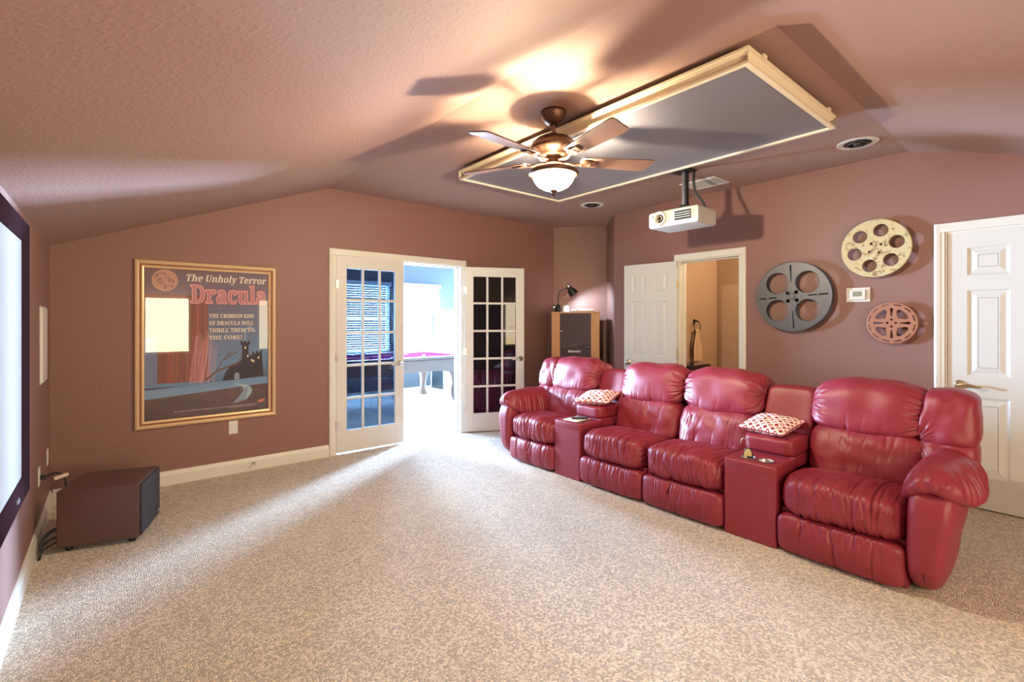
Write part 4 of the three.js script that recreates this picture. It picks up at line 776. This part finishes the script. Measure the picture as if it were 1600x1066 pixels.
// subwoofer and its cables
{
  const s = thing('subwoofer', 'dark brown box subwoofer on the carpet in the corner', 'subwoofer', [0.0, 0, -4.02], -0.30);
  const w = 0.40, d = 0.40, h = 0.335, y = 0.03;
  part('cabinet', bx(-w / 2, w / 2, y, y + h, -d / 2, d / 2, 0.006), M.sub, s);
  part('grille', bx(w / 2 - 0.001, w / 2 + 0.012, y + 0.008, y + h - 0.008, -d / 2 + 0.008, d / 2 - 0.008, 0.005), M.subFront, s);
  part('badge', bx(w / 2 + 0.011, w / 2 + 0.014, y + 0.03, y + 0.045, -d / 2 + 0.02, -d / 2 + 0.06), M.silver, s);
  for (const sx of [-1, 1]) for (const sz of [-1, 1]) part('foot', lathe([[0, 0], [0.018, 0], [0.02, 0.008], [0.022, 0.032], [0, 0.032]], 16).translate(sx * 0.155, 0, sz * 0.155), M.black, s);
  const pc = thing('power_cable', 'black cable with a white tag running from outlet to subwoofer', 'cable', [0, 0, 0]);
  part('plug', bx(AX + 0.008, AX + 0.035, 0.375, 0.405, -4.213, -4.187, 0.006), M.black, pc);
  part('cord', tube([[AX + 0.03, 0.39, -4.2], [AX + 0.07, 0.405, -4.2], [AX + 0.10, 0.40, -4.19], [-0.225, 0.36, -4.17], [-0.225, 0.3, -4.15], [-0.222, 0.24, -4.13]], 0.005, 8), M.black, pc);
  part('tag', bx(-0.035, 0.035, -0.011, 0.011, -0.011, 0.011, 0.006).rotateZ(0.25).translate(-0.245, 0.385, -4.175), std(lin(0.75, 0.62, 0.5), 0.6), pc);
  const loops = [[0.115, 0.0], [0.10, 0.03], [0.06, 0.05], [0.03, 0.02]];
  loops.forEach(([yy, o], i) => single('signal_cable', ['topmost black cable loop at the back of the subwoofer', 'second black cable loop from the top behind the subwoofer', 'third black cable loop from the top behind the subwoofer', 'lowest black cable loop lying on the carpet behind the subwoofer'][i], 'cable',
    tube([[-0.175, yy + 0.02, -3.985 + o * 0.3], [-0.235, yy + 0.022, -3.955], [-0.29, yy + 0.005, -3.925 - o * 0.4], [-0.315, yy * 0.6 + 0.006, -3.905 - o * 0.3], [-0.318, 0.006, -3.885 - o * 0.3], [-0.318, 0.006, -3.84 - o * 0.3]], 0.0055, 8), M.black, [0, 0, 0], 0, 'cables behind the subwoofer'));
  single('door_stop', 'small spring door stop on the baseboard under the poster', 'door stop', [cyl(0.006, 0.008, 0.05, 10).rotateX(Math.PI / 2).translate(0, 0, 0.025), cyl(0.011, 0.011, 0.012, 12).rotateX(Math.PI / 2).translate(0, 0, 0.054)], M.nickel, [1.0, 0.075, BZ + 0.016]);
}

// ---------------------------------------------------------------- audio cabinet in the corner nook with a desk lamp
{
  const turn = -0.835, org = V(4.86, 0, -4.48), c = thing('audio_cabinet', 'oak framed audio cabinet with dark glass door in the corner nook', 'cabinet', org.toArray(), turn);
  const W = 0.315, F = 0.22, B = -0.22, T = 1.495;
  part('side_panel', bx(-W, -W + 0.02, 0.02, T - 0.022, B, F - 0.02), M.darkWood, c); part('side_panel', bx(W - 0.02, W, 0.02, T - 0.022, B, F - 0.02), M.darkWood, c);
  part('back_panel', bx(-W + 0.02, W - 0.02, 0.02, T - 0.022, B, B + 0.01), M.darkWood, c);
  part('stile', bx(-W, -W + 0.112, 0, T - 0.022, F - 0.02, F, 0.004), M.oak, c); part('stile', bx(W - 0.112, W, 0, T - 0.022, F - 0.02, F, 0.004), M.oak, c);
  part('top', bx(-W - 0.008, W + 0.008, T - 0.022, T, B - 0.005, F + 0.008, 0.004), M.oak, c); part('plinth', bx(-W + 0.112, W - 0.112, 0, 0.09, F - 0.02, F - 0.005), M.oak, c);
  const d = part('glass_door', bx(-W + 0.113, W - 0.113, 0.095, T - 0.024, F - 0.012, F - 0.004), phys(lin(0.15, 0.12, 0.145), 0.04, { transmission: 0.5, thickness: 0 }), c);
  part('handle', tube([[0.13, 1.02, F - 0.004], [0.14, 1.03, F + 0.012], [0.16, 1.034, F + 0.014], [0.176, 1.024, F - 0.004]], 0.005, 8), M.silver, d);
  const font = await new FontLoader().loadAsync('fonts/droid/droid_sans_bold.typeface.json');
  part('lettering', new TextGeometry('Monster', { font, size: 0.03, depth: 0.001, curveSegments: 4 }).center().translate(-0.01, 0.972, F - 0.0032), M.whitePaper, d);
  part('hinge', bx(-W + 0.115, -W + 0.15, 1.235, 1.245, F - 0.005, F + 0.004, 0.002), M.silver, d);
  for (const y of [0.45, 0.72, 0.94, 1.18]) part('shelf', bx(-W + 0.02, W - 0.02, y, y + 0.018, B + 0.01, F - 0.03), M.darkWood, c);
  // equipment behind the glass
  const wp = (x, y, z) => V(x, y, z).applyAxisAngle(V(0, 1, 0), turn).add(org).toArray();
  const unit = (label, y, h, text, knob) => {
    const u = thing('audio_component', label, 'amplifier', wp(0, y, 0.0), turn, 'components in the audio cabinet');
    part('case', bx(-0.2, 0.2, 0, h, -0.17, 0.15, 0.004), M.black, u);
    part('front_strip', bx(-0.06, 0.12, h * 0.75, h * 0.75 + 0.008, 0.149, 0.152), M.silver, u);
    if (knob) part('knob', cyl(0.016, 0.016, 0.02, 20).rotateX(Math.PI / 2).translate(0.14, h / 2, 0.16), M.silver, u);
  };
  unit('upper black audio component behind the cabinet glass', 1.198, 0.16, '', false); unit('lower black audio component behind the cabinet glass', 0.958, 0.12, '', false);
  // desk lamp
  const l = thing('desk_lamp', 'black gooseneck desk lamp on top of the oak cabinet', 'lamp', wp(-0.235, T, 0.05), turn);
  part('base', lathe([[0, 0], [0.042, 0], [0.042, 0.05], [0.03, 0.06], [0.022, 0.1], [0, 0.1]], 24), M.black, l);
  part('gooseneck', tube([[0, 0.09, 0], [0, 0.2, 0], [0.015, 0.26, 0], [0.06, 0.30, 0.0], [0.13, 0.318, 0.0]], 0.0075, 10), M.black, l);
  const sh = new THREE.Group(); sh.name = 'lamp_head'; l.add(sh); sh.position.set(0.145, 0.34, 0); sh.rotation.set(0.25, 0, 0.62);
  part('lamp_shade', lathe([[0.026, 0.02], [0.03, 0], [0.032, -0.03], [0.05, -0.06], [0.062, -0.1], [0.066, -0.125], [0.062, -0.12], [0.046, -0.06], [0.028, -0.028], [0.0, -0.02]], 30), M.black, sh);
  part('cap', lathe([[0, 0.045], [0.02, 0.042], [0.03, 0.02], [0.03, -0.012]], 24), M.silver, sh);
  part('bulb', new THREE.SphereGeometry(0.026, 18, 12).translate(0, -0.085, 0), std(lin(0.9, 0.9, 0.9), 0.4, { emissive: lin(...LAMP_COLOR), emissiveIntensity: 3 }), sh);
  const pl = new THREE.PointLight(lin(...LAMP_COLOR), LAMP_POWER * 0.35); pl.name = 'desk_lamp_light'; pl.position.set(0, -0.085, 0); pl.castShadow = true; sh.add(pl);
  const bk = thing('charger', 'small black upright box beside the desk lamp base', 'charger', wp(-0.29, T, 0.0), turn); part('case', bx(-0.02, 0.02, 0, 0.095, -0.03, 0.03, 0.006), M.black, bk); part('label_strip', bx(-0.012, 0.012, 0.06, 0.075, 0.029, 0.031), M.silver, bk);
  const rt = thing('router', 'low white device lying on top of the oak cabinet', 'router', wp(0.10, T, 0.06), turn);
  part('case', softBox({ at: [0, 0.018, 0], a: 0.155, b: 0.018, c: 0.09, n: 3, seg: [30, 8, 20] }), M.white, rt); part('lights', bx(-0.09, -0.05, 0.02, 0.03, 0.075, 0.086), M.black, rt);
  const card = thing('card', 'white folded card standing beside the desk lamp', 'card', wp(-0.13, T, 0.06), turn + 0.3); part('front', new THREE.BoxGeometry(0.075, 0.09, 0.001).rotateZ(-0.0).rotateX(-0.3).translate(0, 0.043, 0.012), M.whitePaper, card); part('back', new THREE.BoxGeometry(0.075, 0.09, 0.001).rotateX(0.3).translate(0, 0.043, -0.014), M.whitePaper, card);
  single('lamp_cord', 'thin grey cord hanging down left of the oak cabinet', 'cord', tube([wp(-0.27, T + 0.004, -0.05), wp(-0.322, T + 0.006, -0.05), wp(-0.334, T - 0.1, -0.04), wp(-0.36, 1.0, 0.0), wp(-0.42, 0.5, 0.05), wp(-0.45, 0.01, 0.06)], 0.0035, 6, 60), std(lin(0.2, 0.18, 0.2), 0.5));
}

// ---------------------------------------------------------------- backlit poster boxes on the wall behind the camera
for (const [x, label, tint, nth] of [[0.86, 'backlit poster box with pale panel on the rear wall', '#f4fff0', 0], [2.87, 'backlit poster box near the middle of the rear wall', '#f2f8ff', 1]]) {
  const b = thing('poster_light_box', label, 'light box', [x, 1.34, EZ], Math.PI, 'backlit poster boxes on the rear wall'), w = 0.80, h = 1.26;
  for (let k = 0; k < 4; k++) part('frame_rail', rail(w, h, [[0, 0], [0, 0.06], [0.01, 0.07], [0.045, 0.065], [0.05, 0.05], [0.05, 0]], k), M.gold, b);
  const c = document.createElement('canvas'); c.width = 256; c.height = 420; const g = c.getContext('2d'); g.fillStyle = tint; g.fillRect(0, 0, 256, 420); g.fillStyle = '#d9c0a8'; g.fillRect(110, 20, 36, 170); g.fillStyle = '#caa08a'; g.fillRect(30, 250, 196, 16); g.fillStyle = '#e7d79a'; g.fillRect(0, 360, 256, 60);
  const t = new THREE.CanvasTexture(c); t.colorSpace = THREE.SRGBColorSpace;
  part('lit_panel', new THREE.PlaneGeometry(w - 0.09, h - 0.09).translate(0, 0, 0.045), std(lin(0.6, 0.6, 0.58), 0.5, { map: t, emissive: lin(...BOX_COLOR), emissiveMap: t, emissiveIntensity: 3 }), b);
  rectLight('poster_box_light', BOX_COLOR, BOX_POWER[nth], w - 0.1, h - 0.1, [x, 1.34, EZ - 0.052], [x, 1.34, -5]);
}

renderer.render(scene, camera);
